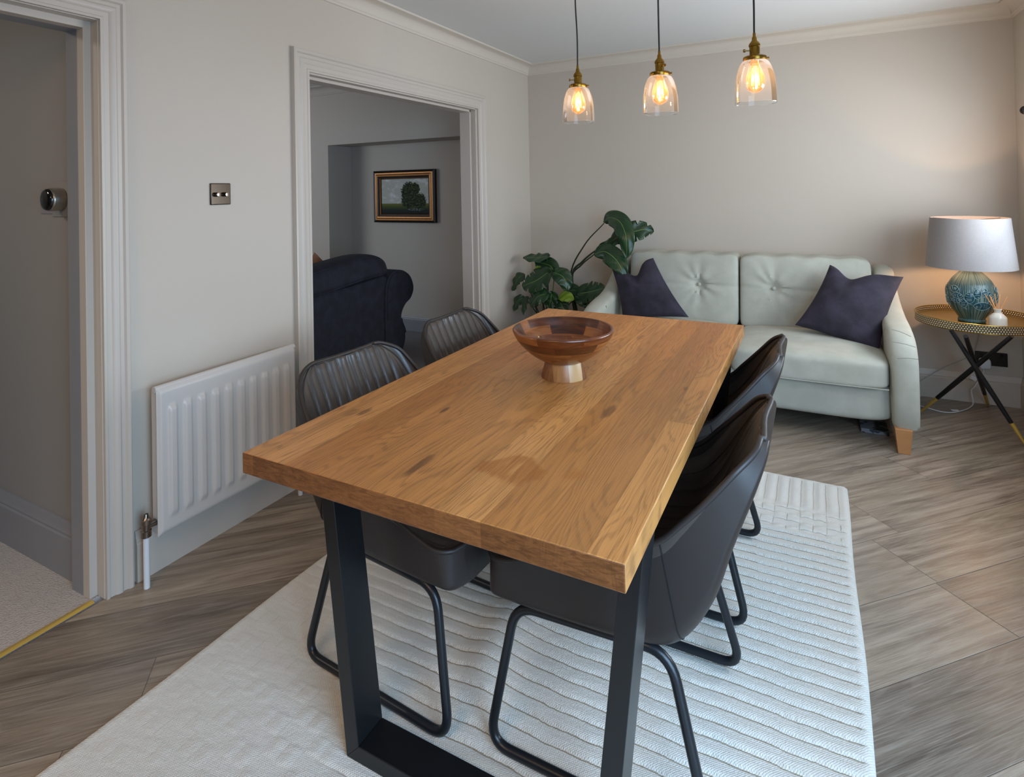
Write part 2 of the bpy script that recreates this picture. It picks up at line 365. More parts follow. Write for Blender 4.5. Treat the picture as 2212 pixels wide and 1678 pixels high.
# ------------------------------------------------------------------ mesh helpers
class MB:
    def __init__(s): s.v = []; s.f = []; s.m = []; s.uv = {}
    def add(s, vs, fs, mi=0, uv=None):
        o = len(s.v); s.v += [tuple(p) for p in vs]
        for f in fs: s.f.append(tuple(i+o for i in f)); s.m.append(mi)
        if uv is not None:
            for i, q in enumerate(uv): s.uv[o+i] = q
        return s
    def box(s, a, b, mi=0):
        x0, y0, z0 = (min(a[i], b[i]) for i in range(3)); x1, y1, z1 = (max(a[i], b[i]) for i in range(3))
        return s.add([(x0,y0,z0),(x1,y0,z0),(x1,y1,z0),(x0,y1,z0),(x0,y0,z1),(x1,y0,z1),(x1,y1,z1),(x0,y1,z1)],
                     [(0,3,2,1),(4,5,6,7),(0,1,5,4),(1,2,6,5),(2,3,7,6),(3,0,4,7)], mi)
    def grid(s, fn, nu, nv, mi=0, cu=False, uv=False):
        vs = []; uvs = []
        for j in range(nv+1):
            for i in range(nu if cu else nu+1):
                vs.append(fn(i/nu, j/nv)); uvs.append((i/nu, j/nv))
        R = nu if cu else nu+1
        fs = [(j*R+i, j*R+(i+1) % R, (j+1)*R+(i+1) % R, (j+1)*R+i) for j in range(nv) for i in range(nu)]
        return s.add(vs, fs, mi, uvs if uv else None)
    def lathe(s, prof, c=(0, 0, 0), n=48, mi=0, close=False):
        vs = []; R = n
        for (r, z) in prof:
            for i in range(n):
                a = 2*PI*i/n; vs.append((c[0]+r*math.cos(a), c[1]+r*math.sin(a), c[2]+z))
        fs = [(j*R+i, j*R+(i+1) % R, (j+1)*R+(i+1) % R, (j+1)*R+i) for j in range(len(prof)-1) for i in range(n)]
        if close:
            fs.append(tuple(range(n))[::-1]); fs.append(tuple((len(prof)-1)*R+i for i in range(n)))
        return s.add(vs, fs, mi)
    def tube(s, pts, r, n=10, mi=0, closed=False, cap=True):
        pts = [Vector(p) for p in pts]; N = len(pts)
        rs = r if isinstance(r, (list, tuple)) else [r]*N
        vs = []; up = None
        for i, p in enumerate(pts):
            if closed: t = pts[(i+1) % N]-pts[i-1]
            else: t = pts[min(i+1, N-1)]-pts[max(i-1, 0)]
            t.normalize()
            if up is None: up = Vector((0, 0, 1)) if abs(t.z) < .9 else Vector((1, 0, 0))
            x = t.cross(up)
            if x.length < 1e-5: x = t.orthogonal()
            x.normalize(); y = x.cross(t).normalized(); up = y
            for k in range(n):
                a = 2*PI*k/n; vs.append(p+(x*math.cos(a)+y*math.sin(a))*rs[i])
        M_ = N if closed else N-1
        fs = [(j*n+i, j*n+(i+1) % n, ((j+1) % N)*n+(i+1) % n, ((j+1) % N)*n+i) for j in range(M_) for i in range(n)]
        if cap and not closed: fs += [tuple(range(n))[::-1], tuple((N-1)*n+i for i in range(n))]
        return s.add(vs, fs, mi)
    def rbox(s, c, h, e=7., n=12, fn=None, mi=0):
        """rounded box: centre c, half sizes h, superellipsoid exponent e; fn displaces."""
        idx = {}; vs = []; fs = []
        def vid(p):
            k = tuple(round(q*1e5) for q in p)
            if k not in idx:
                l = sum(abs(q)**e for q in p)**(1/e); q = Vector([q_/l for q_ in p])
                P = Vector((q.x*h[0], q.y*h[1], q.z*h[2]))
                if fn: P = fn(P, q)
                idx[k] = len(vs); vs.append(P+Vector(c))
            return idx[k]
        g = [math.sin((2*i/n-1)*PI/2)*.6+(2*i/n-1)*.4 for i in range(n+1)]
        for ax in range(3):
            for sg in (-1, 1):
                for i in range(n):
                    for j in range(n):
                        q = []
                        for (a, b) in ((g[i], g[j]), (g[i+1], g[j]), (g[i+1], g[j+1]), (g[i], g[j+1])):
                            p = [0, 0, 0]; p[ax] = sg; p[(ax+1) % 3] = a; p[(ax+2) % 3] = b; q.append(vid(p))
                        fs.append(tuple(q) if sg > 0 else tuple(q[::-1]))
        return s.add(vs, fs, mi)
    def xf(s, M_):
        s.v = [tuple(M_ @ Vector(p)) for p in s.v]; return s

def link(name, mb, mats, parent=None, smooth=True, angle=40, bevel=0, bseg=2, local=False):
    """mb holds world coordinates unless local; the object sits at its parent's or its own base."""
    if not isinstance(mats, (list, tuple)): mats = [mats]
    if local: org = Vector((0, 0, 0))
    elif parent is not None: org = world_loc(parent)
    else:
        xs, ys, zs = zip(*mb.v); org = Vector(((min(xs)+max(xs))/2, (min(ys)+max(ys))/2, min(zs)))
    me = bpy.data.meshes.new(name)
    me.from_pydata([tuple(Vector(p)-org) for p in mb.v], [], mb.f)
    for m_ in mats: me.materials.append(m_)
    me.polygons.foreach_set('material_index', mb.m)
    if mb.uv:
        ul = me.uv_layers.new(name='uv')
        for l in me.loops: ul.data[l.index].uv = mb.uv.get(l.vertex_index, (0, 0))
    me.update()
    if smooth:
        me.shade_smooth(); me.set_sharp_from_angle(angle=math.radians(angle))
    o = bpy.data.objects.new(name, me); COL.objects.link(o)
    if parent is not None: o.parent = parent
    if not local and parent is None: o.location = org
    if bevel:
        b = o.modifiers.new('bevel', 'BEVEL'); b.width = bevel; b.segments = bseg; b.limit_method = 'ANGLE'
        b.angle_limit = math.radians(35)
    return o
def world_loc(o):
    p = Vector(o.location)
    while o.parent: o = o.parent; p += Vector(o.location)
    return p
def tag(o, label, cat, group=None, kind=None):
    if label: o['label'] = label
    if cat: o['category'] = cat
    if group: o['group'] = group
    if kind: o['kind'] = kind
    return o
def thing(name, label, cat, loc, rz=0, group=None):
    o = bpy.data.objects.new(name, None); COL.objects.link(o); o.location = loc; o.rotation_euler = (0, 0, rz)
    o.empty_display_size = .1
    return tag(o, label, cat, group)
def struct(name, mb, mat, **k):
    o = link(name, mb, mat, **k); o['kind'] = 'structure'; return o
def lerp(a, b, t): return a+(b-a)*t
def sst(x, a, b):
    t = max(0, min(1, (x-a)/(b-a))); return t*t*(3-2*t)
def cat_rom(P, n):
    """smooth curve through P"""
    P = [Vector(p) for p in P]; out = []
    for i in range(len(P)-1):
        p0 = P[i-1] if i else P[0]*2-P[1]; p3 = P[i+2] if i+2 < len(P) else P[-1]*2-P[-2]
        for k in range(n):
            t = k/n
            out.append(.5*((2*P[i])+(P[i+1]-p0)*t+(2*p0-5*P[i]+4*P[i+1]-p3)*t*t+(3*P[i]-p0-3*P[i+1]+p3)*t**3))
    out.append(P[-1]); return out
def rounded(P, r, n=6, closed=False):
    """polyline with rounded corners"""
    P = [Vector(p) for p in P]; out = []; N = len(P)
    rng = range(N) if closed else range(1, N-1)
    if not closed: out.append(P[0])
    for i in rng:
        a, b, c = P[i-1], P[i], P[(i+1) % N]
        d1 = (a-b); d2 = (c-b); k = min(r, d1.length*.48, d2.length*.48)
        A = b+d1.normalized()*k; B = b+d2.normalized()*k
        for j in range(n+1):
            t = j/n; out.append(A*(1-t)**2+b*2*t*(1-t)+B*t*t)
    if not closed: out.append(P[-1])
    return out

# ------------------------------------------------------------------ room shell
H = 2.304; D = 2.52; W = 3.09; YF = -3.3; T = .12
OY0, OY1, OZ = .187, 1.69, 1.862          # wide opening
DY0, DY1, DZ = -1.52, -.685, 1.885        # hall door
TD = .15
mb = MB().box((0, YF, -.08), (W, D, 0)); struct('floor', mb, MT['floor'], smooth=False)
mb = MB().box((-4.2, YF-.1, H), (W+.12, 2.9, H+.1)); struct('ceiling', mb, MT['ceil'], smooth=False)
mb = MB()
mb.box((-T, OY1, 0), (0, D+.1, H)); mb.box((-T, OY0, OZ), (0, OY1, H)); mb.box((-T, DY1, 0), (0, OY0, H))
mb.box((-T, DY0, DZ), (0, DY1, H)); mb.box((-T, YF, 0), (0, DY0, H))
struct('wall_left', mb, MT['wall'], smooth=False)
mb = MB().box((0, D, 0), (W+.12, D+.1, H)); struct('wall_back', mb, MT['wall'], smooth=False)
mb = MB(); X0, X1 = W, W+.12
for (y0, y1, z0, z1) in ((1.98, D, 0, H), (.35, 1.98, 0, .84), (.35, 1.98, 1.62, H), (-.75, .35, 0, H), (-2.35, -.75, 2.02, H), (YF, -2.35, 0, H)):
    mb.box((X0, y0, z0), (X1, y1, z1))
struct('wall_right', mb, MT['wall'], smooth=False)
mb = MB().box((-.12, YF-.1, 0), (W+.12, YF, H)); struct('wall_front', mb, MT['wall'], smooth=False)
# windows of the right wall
mb = MB()
for (a, b) in (((.35, .40), (.84, 1.62)), ((1.93, 1.98), (.84, 1.62)), ((1.14, 1.19), (.84, 1.62)), ((.35, 1.98), (.84, .89)), ((.35, 1.98), (1.57, 1.62))):
    mb.box((W+.04, a[0], b[0]), (W+.09, a[1], b[1]))
mb.box((W-.05, .3, .815), (W+.10, 2.03, .84))
struct('window_1', mb, MT['trim'], bevel=.004)
mb = MB()
for (a, b) in (((-2.35, -2.29), (0, 2.02)), ((-.81, -.75), (0, 2.02)), ((-1.58, -1.52), (0, 2.02)), ((-2.35, -.75), (0, .07)), ((-2.35, -.75), (1.96, 2.02))):
    mb.box((W+.04, a[0], b[0]), (W+.09, a[1], b[1]))
struct('window_2', mb, MT['trim'], bevel=.004)

# cornice: swept around the room
def cornice_prof():
    p = [(0, -.082), (.006, -.080), (.008, -.070)]
    for i in range(9):
        a = i/8*PI/2; p.append((.012+.052*(1-math.cos(a)), -.066+.052*math.sin(a)))
    p += [(.070, -.012), (.078, -.010), (.080, 0)]
    return p
def cornice(name, pts, mat):
    mb = MB(); pr = cornice_prof(); n = len(pts); vs = []
    for i, (x, y) in enumerate(pts):
        d1 = Vector((x-pts[i-1][0], y-pts[i-1][1])).normalized() if i else None
        d2 = Vector((pts[i+1][0]-x, pts[i+1][1]-y)).normalized() if i < n-1 else None
        if d1 is None: d1 = d2
        if d2 is None: d2 = d1
        n1 = Vector((d1.y, -d1.x)); n2 = Vector((d2.y, -d2.x)); nn = (n1+n2); nn /= nn.dot(n1) if nn.dot(n1) else 1
        for (o, z) in pr: vs.append((x+nn.x*o, y+nn.y*o, H+z))
    R = len(pr); fs = [(j*R+i, j*R+i+1, (j+1)*R+i+1, (j+1)*R+i) for j in range(n-1) for i in range(R-1)]
    mb.add(vs, fs); return struct(name, mb, mat, angle=30)
cornice('trim_1', [(0, YF), (0, D), (W, D), (W, YF)], MT['cornice'])
cornice('trim_2', [(-4.0, 2.285), (-T, 2.285)], MT['living'])

# skirting boards
def skirt_prof(h, t): return [(0, 0), (t, 0), (t, h*.74), (t*.8, h*.77), (t*.85, h*.81), (t*.55, h*.88), (t*.5, h*.95), (t*.3, h), (0, h)]
def skirting(name, a, b, nrm, h, mat, t=.018):
    mb = MB(); pr = skirt_prof(h, t); a = Vector((*a, 0)); b = Vector((*b, 0)); nv = Vector((*nrm, 0)); vs = []
    for p in (a, b):
        for (o, z) in pr: vs.append(p+nv*o+Vector((0, 0, z)))
    R = len(pr); fs = [(i, (i+1) % R, R+(i+1) % R, R+i) for i in range(R)]+[tuple(range(R)), tuple(range(R, 2*R))]
    mb.add(vs, fs); return struct(name, mb, mat, angle=25)
skirting('baseboard_left', (0, -.595), (0, .095), (1, 0), .168, MT['trim'])
skirting('baseboard_left', (0, 1.80), (0, D), (1, 0), .168, MT['trim'])
skirting('baseboard_back', (0, D), (W, D), (0, -1), .168, MT['trim'])
skirting('baseboard_right', (W, -.75), (W, D), (-1, 0), .168, MT['trim'])

# architraves: profile swept around three sides
ARCH = [(0, 0), (0, .014), (.010, .014), (.013, .010), (.030, .012), (.036, .017), (.046, .020), (.052, .020), (.058, .016), (.070, .017), (.076, .024), (.086, .026), (.092, .024), (.092, 0)]
def architrave(name, y0, y1, z1, mat, wf=1., x=0.0, sg=1):
    mb = MB(); vs = []
    for (py, pz, dy, dz) in ((y0, 0, -1, 0), (y0, z1, -1, 1), (y1, z1, 1, 1), (y1, 0, 1, 0)):
        for (o, t) in ARCH: vs.append((x+sg*t, py+dy*o*wf, pz+dz*o*wf))
    R = len(ARCH); fs = [(j*R+i, j*R+(i+1) % R, (j+1)*R+(i+1) % R, (j+1)*R+i) for j in range(3) for i in range(R)]
    mb.add(vs, fs); return struct(name, mb, mat, angle=25)
architrave('trim_3', OY0+.005, OY1-.005+.012, OZ-.002, MT['trim'], 1.05)
architrave('trim_4', DY0+.005, DY1-.002, DZ-.002, MT['trim'], .85)
# linings with stops
mb = MB()
mb.box((-T-.002, OY0-.003, 0), (.001, OY0+.008, OZ)); mb.box((-T-.002, OY1-.008, 0), (.001, OY1+.003, OZ)); mb.box((-T-.002, OY0, OZ-.010), (.001, OY1, OZ+.003))
mb.box((-T-.002, OY0, 0), (-.04, OY0+.02, OZ)); mb.box((-T-.002, OY1-.02, 0), (-.04, OY1, OZ)); mb.box((-T-.002, OY0, OZ-.024), (-.04, OY1, OZ))
struct('trim_5', mb, MT['trim'], bevel=.0015)
mb = MB()
mb.box((-.06, DY1-.004, 0), (.001, DY1+.003, DZ)); mb.box((-.06, DY0-.003, 0), (.001, DY0+.004, DZ)); mb.box((-.08, DY0-.003, DZ-.005), (.001, DY1+.003, DZ+.004)); mb.box((-.08, DY1-.01, 0), (-.05, DY1+.003, DZ)); mb.box((-.08, DY0-.02, DZ), (-.01, DY1+.02, DZ+.04))
mb.box((-.0801, DY1-.026, 0), (-.042, DY1, DZ)); mb.box((-.0801, DY0, 0), (-.042, DY0+.026, DZ)); mb.box((-.0802, DY0+.0002, DZ-.0281), (-.0416, DY1-.0002, DZ-.0002))
struct('door_1', mb, MT['trim'], bevel=.0015)
mb = MB()
mb.box((-TD, DY1-.0262, 0), (-.08, DY1+.02, DZ+.02)); mb.box((-TD, DY0-.02, 0), (-.08, DY0+.026, DZ+.02)); mb.box((-TD, DY0, DZ-.028), (-.08, DY1, DZ+.02))
struct('trim_6', mb, MT['hallwood'], bevel=.0015)

# hall beyond the door
mb = MB().box((-1.5, YF, -.05), (-.035, -.66, .0)); struct('floor_hall', mb, MT['carpet_hall'], smooth=False)
mb = MB().box((-1.5, -.672, 0), (-TD+.02, -.60, H)); struct('wall_hall_far', mb, MT['hall'], smooth=False)
mb = MB().box((-1.56, YF, 0), (-1.5, -.60, H)); struct('wall_hall_side', mb, MT['hall'], smooth=False)
mb = MB().box((-1.5, YF-.06, 0), (-.12, YF, H)); struct('wall_hall_near', mb, MT['hall'], smooth=False)
skirting('baseboard_hall', (-1.5, -.672), (-TD, -.672), (0, -1), .185, MT['hallwood'], .02)
# living room beyond the wide opening
mb = MB().box((-4.1, -.6, -.05), (-.12, 2.7, .0)); mb.box((-.12, OY0+.008, -.05), (-.0, OY1-.008, .0005)); struct('floor_living', mb, MT['carpet_living'], smooth=False)
AX, AZ, AY = -2.0, 1.745, 2.585
mb = MB().box((-4.1, 2.285, 0), (AX, 2.66, H)); mb.box((AX, 2.285, AZ), (-T, 2.66, H)); mb.box((AX, AY, 0), (-T, 2.66, AZ))
struct('wall_living_far', mb, MT['living'], smooth=False)
mb = MB().box((-4.16, -.6, 0), (-4.1, 2.66, H)); struct('wall_living_side', mb, MT['living'], smooth=False)
mb = MB().box((-4.1, -.60, 0), (-T, -.56, H)); struct('wall_living_near', mb, MT['living'], smooth=False)
skirting('baseboard_living', (AX, AY), (-T, AY), (0, -1), .13, MT['hallwood'])

# ------------------------------------------------------------------ threshold, radiator, wall fittings
mb = MB(); R_ = 8
prof = [(-.014+.028*i/R_, .0045*math.sin(PI*i/R_)+.001) for i in range(R_+1)]
mb.grid(lambda u, v: (-.022+prof[int(round(u*R_))][0], lerp(DY0+.03, DY1-.028, v), prof[int(round(u*R_))][1]), R_, 1)
tag(link('threshold_strip', mb, MT['gold']), 'brass carpet strip across the hall doorway between carpet and planks', 'threshold')

RY0, RY1, RZ0, RZ1 = -.565, .02, .155, .652
rad = thing('radiator', 'white panel radiator on the left wall under the light switch', 'radiator', (.05, (RY0+RY1)/2, 0))
NF = 10; fw = (RY1-RY0-.05)/NF
def flute(y, z):
    s = (y-RY0-.025)/fw; f = s-math.floor(s)
    if s < 0 or s > NF: return 0
    a = sst(f, .12, .30)*(1-sst(f, .62, .80))
    e = sst(z, RZ0+.045, RZ0+.075)*(1-sst(z, RZ1-.085, RZ1-.06))
    return a*e
def radp(u, v):
    y = lerp(RY0, RY1, u); z = lerp(RZ0, RZ1, v)
    x = .094+.010*flute(y, z)
    e = min(y-RY0, RY1-y, z-RZ0); x -= .010*(1-sst(e, 0, .012))
    if v > .96: x -= .012*((v-.96)/.04)**2
    return (x, y, z)
mb = MB().grid(radp, 160, 60); mb.box((.050, RY0+.004, RZ0+.006), (.084, RY1-.004, RZ1-.006))
link('panel', mb, MT['radiator'], rad, angle=50)
mb = MB().tube([(.074, RY0-.002, RZ1-.006), (.074, RY1+.002, RZ1-.006)], .0115, 12); link('top_rail', mb, MT['radiator'], rad)
for z in (.24, .56):
    for y in (-.46, -.09): link('bracket', MB().box((0, y-.015, z-.03), (.052, y+.015, z+.03)), MT['radiator'], rad)
for (y, nm) in ((RY0-.030, 0), (RY1+.030, 1)):
    vz = .198
    mb = MB().lathe([(.011, -.030), (.016, -.028), (.016, -.008), (.0125, -.006), (.0125, .012), (.016, .014), (.0155, .028), (.010, .034), (.0065, .046), (.0, .048)], (.070, y, vz), 20)
    sg = 1 if nm == 0 else -1
    mb.tube([(.070, y, vz), (.070, y+sg*.012, vz+.004), (.070, y+sg*.03, vz+.004)], [.009, .010, .012], 14)
    v_ = link('valve', mb, MT['chrome'], rad)
    mb = MB().tube([(.070, y, 0), (.070, y, .012), (.070, y, vz-.028)], [.0095, .0095, .0095], 14); link('pipe', mb, MT['white_plastic'], rad)

# dimmer switch
sw = thing('dimmer_switch', 'dark nickel double dimmer switch plate on the wall above the radiator', 'light switch', (0, -.259, 1.262))
SY0, SY1, SZ0, SZ1 = -.303, -.216, 1.262, 1.346
mb = MB().box((0, SY0, SZ0), (.007, SY1, SZ1)); link('plate', mb, MT['nickel'], sw, bevel=.003)
for y in (-.280, -.244):
    mb = MB().lathe([(.0085, 0), (.0085, .014), (.0075, .017), (.003, .0175), (0, .0175)], (0, 0, 0), 20)
    mb.xf(Matrix.Translation((.007, y, 1.302)) @ Matrix.Rotation(PI/2, 4, 'Y')); link('knob', mb, MT['chrome'], sw)

# thermostat in the hall
th = thing('thermostat', 'round steel and black glass thermostat on the grey hall wall', 'thermostat', (-.262, -.672, 1.255))
C0 = (-.262, -.672, 1.296)
rotx = Matrix.Translation(C0) @ Matrix.Rotation(PI/2, 4, 'X')
link('wall_plate', MB().box((-.330, -.676, 1.235), (-.165, -.672, 1.358)), MT['hall'], th, bevel=.002)
mb = MB().lathe([(.036, .004), (.039, .006), (.040, .040), (.0385, .045), (.037, .046)], (0, 0, 0), 40).xf(rotx); link('ring', mb, plain('brushed_steel', 'a39a8c', .3, .85), th)
mb = MB().lathe([(.0375, .044), (.037, .050), (.033, .055), (.022, .058), (0, .0595)], (0, 0, 0), 40).xf(rotx); link('glass_face', mb, MT['black'], th)
link('blanking_plate', MB().box((-.415, -.675, 1.245), (-.33, -.672, 1.330)), MT['hallwood'], th, bevel=.002)

# socket on the back wall, plug and cables
so = thing('wall_socket', 'dark bronze double socket on the back wall behind the side table', 'socket', (2.95, D, .222))
link('plate', MB().box((2.873, D-.008, .222), (3.022, D, .300)), MT['bronze'], so, bevel=.002)
mb = MB()
for cx in (2.915, 2.985):
    for (dx, dz, w_, h_) in ((0, .012, .007, .010), (-.011, -.006, .011, .007), (.011, -.006, .011, .007)): mb.box((cx+dx-w_/2, D-.0095, .252+dz-h_/2), (cx+dx+w_/2, D-.0075, .252+dz+h_/2))
for cx in (2.905, 2.995): mb.box((cx-.006, D-.012, .278), (cx+.006, D-.007, .292))
for i_ in range(0, 3): link('pin_hole', MB().add(mb.v[i_*8:i_*8+8], mb.f[:6]), MT['black'], so, smooth=False)
for i_ in range(3, 6): link('pin_hole', MB().add(mb.v[i_*8:i_*8+8], mb.f[:6]), MT['black'], so, smooth=False)
for i_ in (6, 7): link('rocker', MB().add(mb.v[i_*8:i_*8+8], mb.f[:6]), MT['black'], so, smooth=False)
pl = thing('power_plug', 'white plug pushed into the dark wall socket', 'plug', (2.91, D-.03, .205))
link('body', MB().rbox((2.912, D-.034, .238), (.027, .024, .030), 4, 8), MT['white_plastic'], pl)
link('flex', MB().tube(cat_rom([(2.905, D-.03, .226), (2.905, D-.035, .19), (2.885, D-.04, .15), (2.86, D-.06, .11), (2.842, D-.06, .08), (2.845, D-.08, .03), (2.835, D-.10, .006), (2.79, D-.18, .005), (2.72, 2.262, .005), (2.66, 2.25, .005), (2.60, 2.29, .005), (2.54, 2.33, .005)], 8), .0026, 8), MT['white_plastic'], pl)
link('flex_label', MB().box((-.016, -.001, -.011), (.016, .001, .011)).xf(Matrix.Translation(at(2103, 817, 'y', D-.055)) @ Matrix.Rotation(.5, 4, 'Y')), MT['white_plastic'], pl)
link('flex_label', MB().box((-.018, -.010, -.001), (.018, .010, .001)).xf(Matrix.Translation(at(2063, 886, 'z', .010)) @ Matrix.Rotation(.3, 4, 'Z')), MT['white_plastic'], pl)

# curtain pole above the side window
cp = thing('curtain_pole', 'dark curtain pole end with fluted finial on the right wall', 'curtain pole', (3.0, 1.1, 1.60))
link('pole', MB().tube([(3.01, .1, 1.645), (3.01, 2.0, 1.645)], .011, 12), MT['bronze'], cp)
mb = MB().lathe([(.011, 0), (.016, .003), (.016, .010), (.010, .014), (.020, .026), (.022, .034), (.014, .046), (0, .052)], (0, 0, 0), 20)
mb.xf(Matrix.Translation((3.01, 2.0, 1.645)) @ Matrix.Rotation(-PI/2, 4, 'X')); link('finial', mb, MT['bronze'], cp)
for y in (.2, 1.92): link('bracket', MB().tube([(3.01, y, 1.645), (W, y, 1.645)], .006, 8), MT['bronze'], cp)

# ------------------------------------------------------------------ painting in the living room
PX0, PX1, PZ0, PZ1 = -1.682, -.969, 1.006, 1.494; FY = AY-.004
pt = thing('framed_painting', 'landscape painting of a big dark tree in a gilt frame on the living room wall', 'painting', ((PX0+PX1)/2, AY, PZ0))
def frame_ring(mb, o0, o1, d0, d1, mi=0):
    """mitred ring from inset o0 at depth d0 to inset o1 at depth d1"""
    a = [(PX0+o0, FY-d0, PZ0+o0), (PX1-o0, FY-d0, PZ0+o0), (PX1-o0, FY-d0, PZ1-o0), (PX0+o0, FY-d0, PZ1-o0)]
    b = [(PX0+o1, FY-d1, PZ0+o1), (PX1-o1, FY-d1, PZ0+o1), (PX1-o1, FY-d1, PZ1-o1), (PX0+o1, FY-d1, PZ1-o1)]
    mb.add(a+b, [(i, (i+1) % 4, 4+(i+1) % 4, 4+i) for i in range(4)], mi)
mb = MB(); prf = [(0, 0, 0), (0, .03, 0), (.016, .040, 0), (.022, .034, 0), (.032, .034, 1), (.042, .042, 1), (.054, .040, 1), (.060, .032, 0), (.072, .028, 0), (.078, .020, 1), (.082, .012, 0)]
for (a, b) in zip(prf, prf[1:]): frame_ring(mb, a[0], b[0], a[1], b[1], b[2])
link('frame', mb, [plain('ebonised_frame', '1c120c', .35), plain('worn_gilt', '8a5a26', .35, .5, var=.3, vs=30.)], pt, smooth=False)
def canvas():
    t = NT('oil_paint', .85)
    u, v, _ = t.xyz(t.co('UV'))
    n = t.noise(t.vec(u, v), 6., 6, .6, .4); nf = t.noise(t.vec(u, v), 34., 3)
    sky = t.mix(t.smooth(n, .48, .68), 'b0b2a8', 'd0d2cf')
    gnd = t.ramp(v, (.0, '0c120f'), (.12, '1b2a22'), (.22, '4a5524'), (.29, '6a6c34'))
    c = t.mix(t.smooth(t.M('ADD', v, t.M('MULTIPLY', nf, .02)), .30, .315), gnd, sky)
    def blob(cx, cy, rx, ry):
        dx = t.M('DIVIDE', t.M('SUBTRACT', u, cx), rx); dy = t.M('DIVIDE', t.M('SUBTRACT', v, cy), ry)
        return t.M('SQRT', t.M('ADD', t.M('MULTIPLY', dx, dx), t.M('MULTIPLY', dy, dy)))
    d = t.M('MINIMUM', blob(.60, .60, .175, .30), t.M('MINIMUM', blob(.58, .38, .15, .24), t.M('MINIMUM', blob(.80, .34, .14, .25), blob(.72, .70, .10, .17))))
    d = t.M('ADD', d, t.M('MULTIPLY', t.M('SUBTRACT', nf, .5), .9))
    tree = t.mix(t.smooth(t.noise(t.vec(u, v), 22., 4, .7), .42, .62), '070a08', '3d4f24')
    c = t.mix(t.smooth(d, 1.02, .96), c, tree)
    c = t.mix(t.M('MULTIPLY', t.smooth(blob(.73, .13, .17, .035), 1.1, .8), t.smooth(nf, .45, .6)), c, '6e7676')
    t.set('Base Color', c); return t.m
mb = MB().grid(lambda u, v: (lerp(PX0+.078, PX1-.078, u), FY-.012, lerp(PZ0+.078, PZ1-.078, v)), 1, 1, uv=True)
mb.uv = {i: q for i, q in enumerate([(0, 0), (1, 0), (0, 1), (1, 1)])}
link('canvas', mb, canvas(), pt, smooth=False)

# ------------------------------------------------------------------ navy sofa in the living room (seen from behind)
NX = -.72
ns = thing('navy_sofa', 'dark navy velvet scroll arm sofa seen from behind through the wide opening', 'sofa', (-1.15, .95, 0))
def extrude_poly(poly, x0, x1, r=.012, mi=0):
    """outline (y, z) swept along x with soft edges"""
    mb = MB(); n = len(poly); c = Vector((sum(p[0] for p in poly)/n, sum(p[1] for p in poly)/n))
    st = [(x0, .0), (x0, r*.0), (x0+(r if x1 > x0 else -r)*.3, -r*.5)]
    sg = 1 if x1 > x0 else -1
    rings = [(x0, r), (x0+sg*r*.3, r*.3), (x0+sg*r, 0), (x1-sg*r, 0), (x1-sg*r*.3, r*.3), (x1, r)]
    vs = []
    for (x, ins) in rings:
        for i, p in enumerate(poly):
            a = Vector(poly[i-1]); b = Vector(poly[(i+1) % n]); t = (b-a).normalized(); nn = Vector((t.y, -t.x))
            if nn.dot(Vector(p)-c) < 0: nn = -nn
            q = Vector(p)-nn*ins; vs.append((x, q.x, q.y))
    R = n; fs = [(j*R+i, j*R+(i+1) % R, (j+1)*R+(i+1) % R, (j+1)*R+i) for j in range(len(rings)-1) for i in range(n)]
    fs += [tuple(range(n)), tuple((len(rings)-1)*R+i for i in range(n))[::-1]]
    return mb.add(vs, fs, mi)
body = [(.0, .14), (.0, .655), (.847, .66), (1.174, .665), (1.42, .680), (1.55, .69), (1.60, .66), (1.60, .14)]
link('back', extrude_poly(body, NX, NX-.20, .02), MT['navy'], ns)
arm = cat_rom([(1.54, .10, 0), (1.54, .45, 0), (1.555, .62, 0), (1.62, .700, 0), (1.735, .705, 0), (1.835, .650, 0), (1.878, .555, 0), (1.845, .480, 0), (1.775, .440, 0), (1.730, .385, 0), (1.725, .32, 0), (1.757, .25, 0), (1.765, .18, 0), (1.72, .095, 0), (1.63, .09, 0)], 7)
for sgn in (0, 1):
    P = [(p.x, p.y) for p in arm[:-1]]
    if sgn: P = [(1.60-p[0]+.0, p[1]) for p in P][::-1]
    a_ = link('arm', extrude_poly(P, NX+.015, NX-.86, .010), MT['navy'], ns)
    cy_ = sum(p[0] for p in P)/len(P); q = [(NX+.017, lerp(p[0], cy_, .12), lerp(p[1], .4, .06)) for p in (P[5:30] if not sgn else P[-30:-5])]
    link('piping', MB().tube(q, .004, 6), MT['navy'], a_)
def ncush(P, q):
    s = q.y; P = P.copy(); P.z += .02*math.sin(s*2.2)-.035*abs(s)**3; P.x += -.03*q.z; return P
cb = link('back_cushion', MB().rbox((NX-.07, 1.15, .762), (.11, .46, .088), 3.2, 16, ncush), MT['navy'], ns)
link('back_cushion', MB().rbox((NX-.07, .26, .762), (.11, .43, .088), 3.2, 16, ncush), MT['navy'], ns)
for (qx, qz) in ((.95, .75), (.8, -.9)):
    pts = []
    for i in range(31):
        p = (qx, (i/15-1)*1.0, qz); l = sum(abs(q)**3.2 for q in p)**(1/3.2); q = Vector(p)/l
        pts.append(ncush(Vector((q.x*.112, q.y*.462, q.z*.090)), q)+Vector((NX-.07, 1.15, .762)))
    link('cushion_piping', MB().tube(pts, .0045, 6), MT['navy'], cb)
link('seat', MB().rbox((NX-.52, .8, .33), (.36, .76, .14), 6, 12), MT['navy'], ns)
link('base', MB().box((NX-.82, .04, .05), (NX-.02, 1.60, .20)), MT['navy'], ns, bevel=.01)
for (x, y) in ((NX-.05, .08), (NX-.05, 1.60), (NX-.78, .08), (NX-.78, 1.60)): link('leg', MB().lathe([(.02, 0), (.028, .06), (.028, .10)], (x, y, 0), 14, close=True), MT['black'], ns)

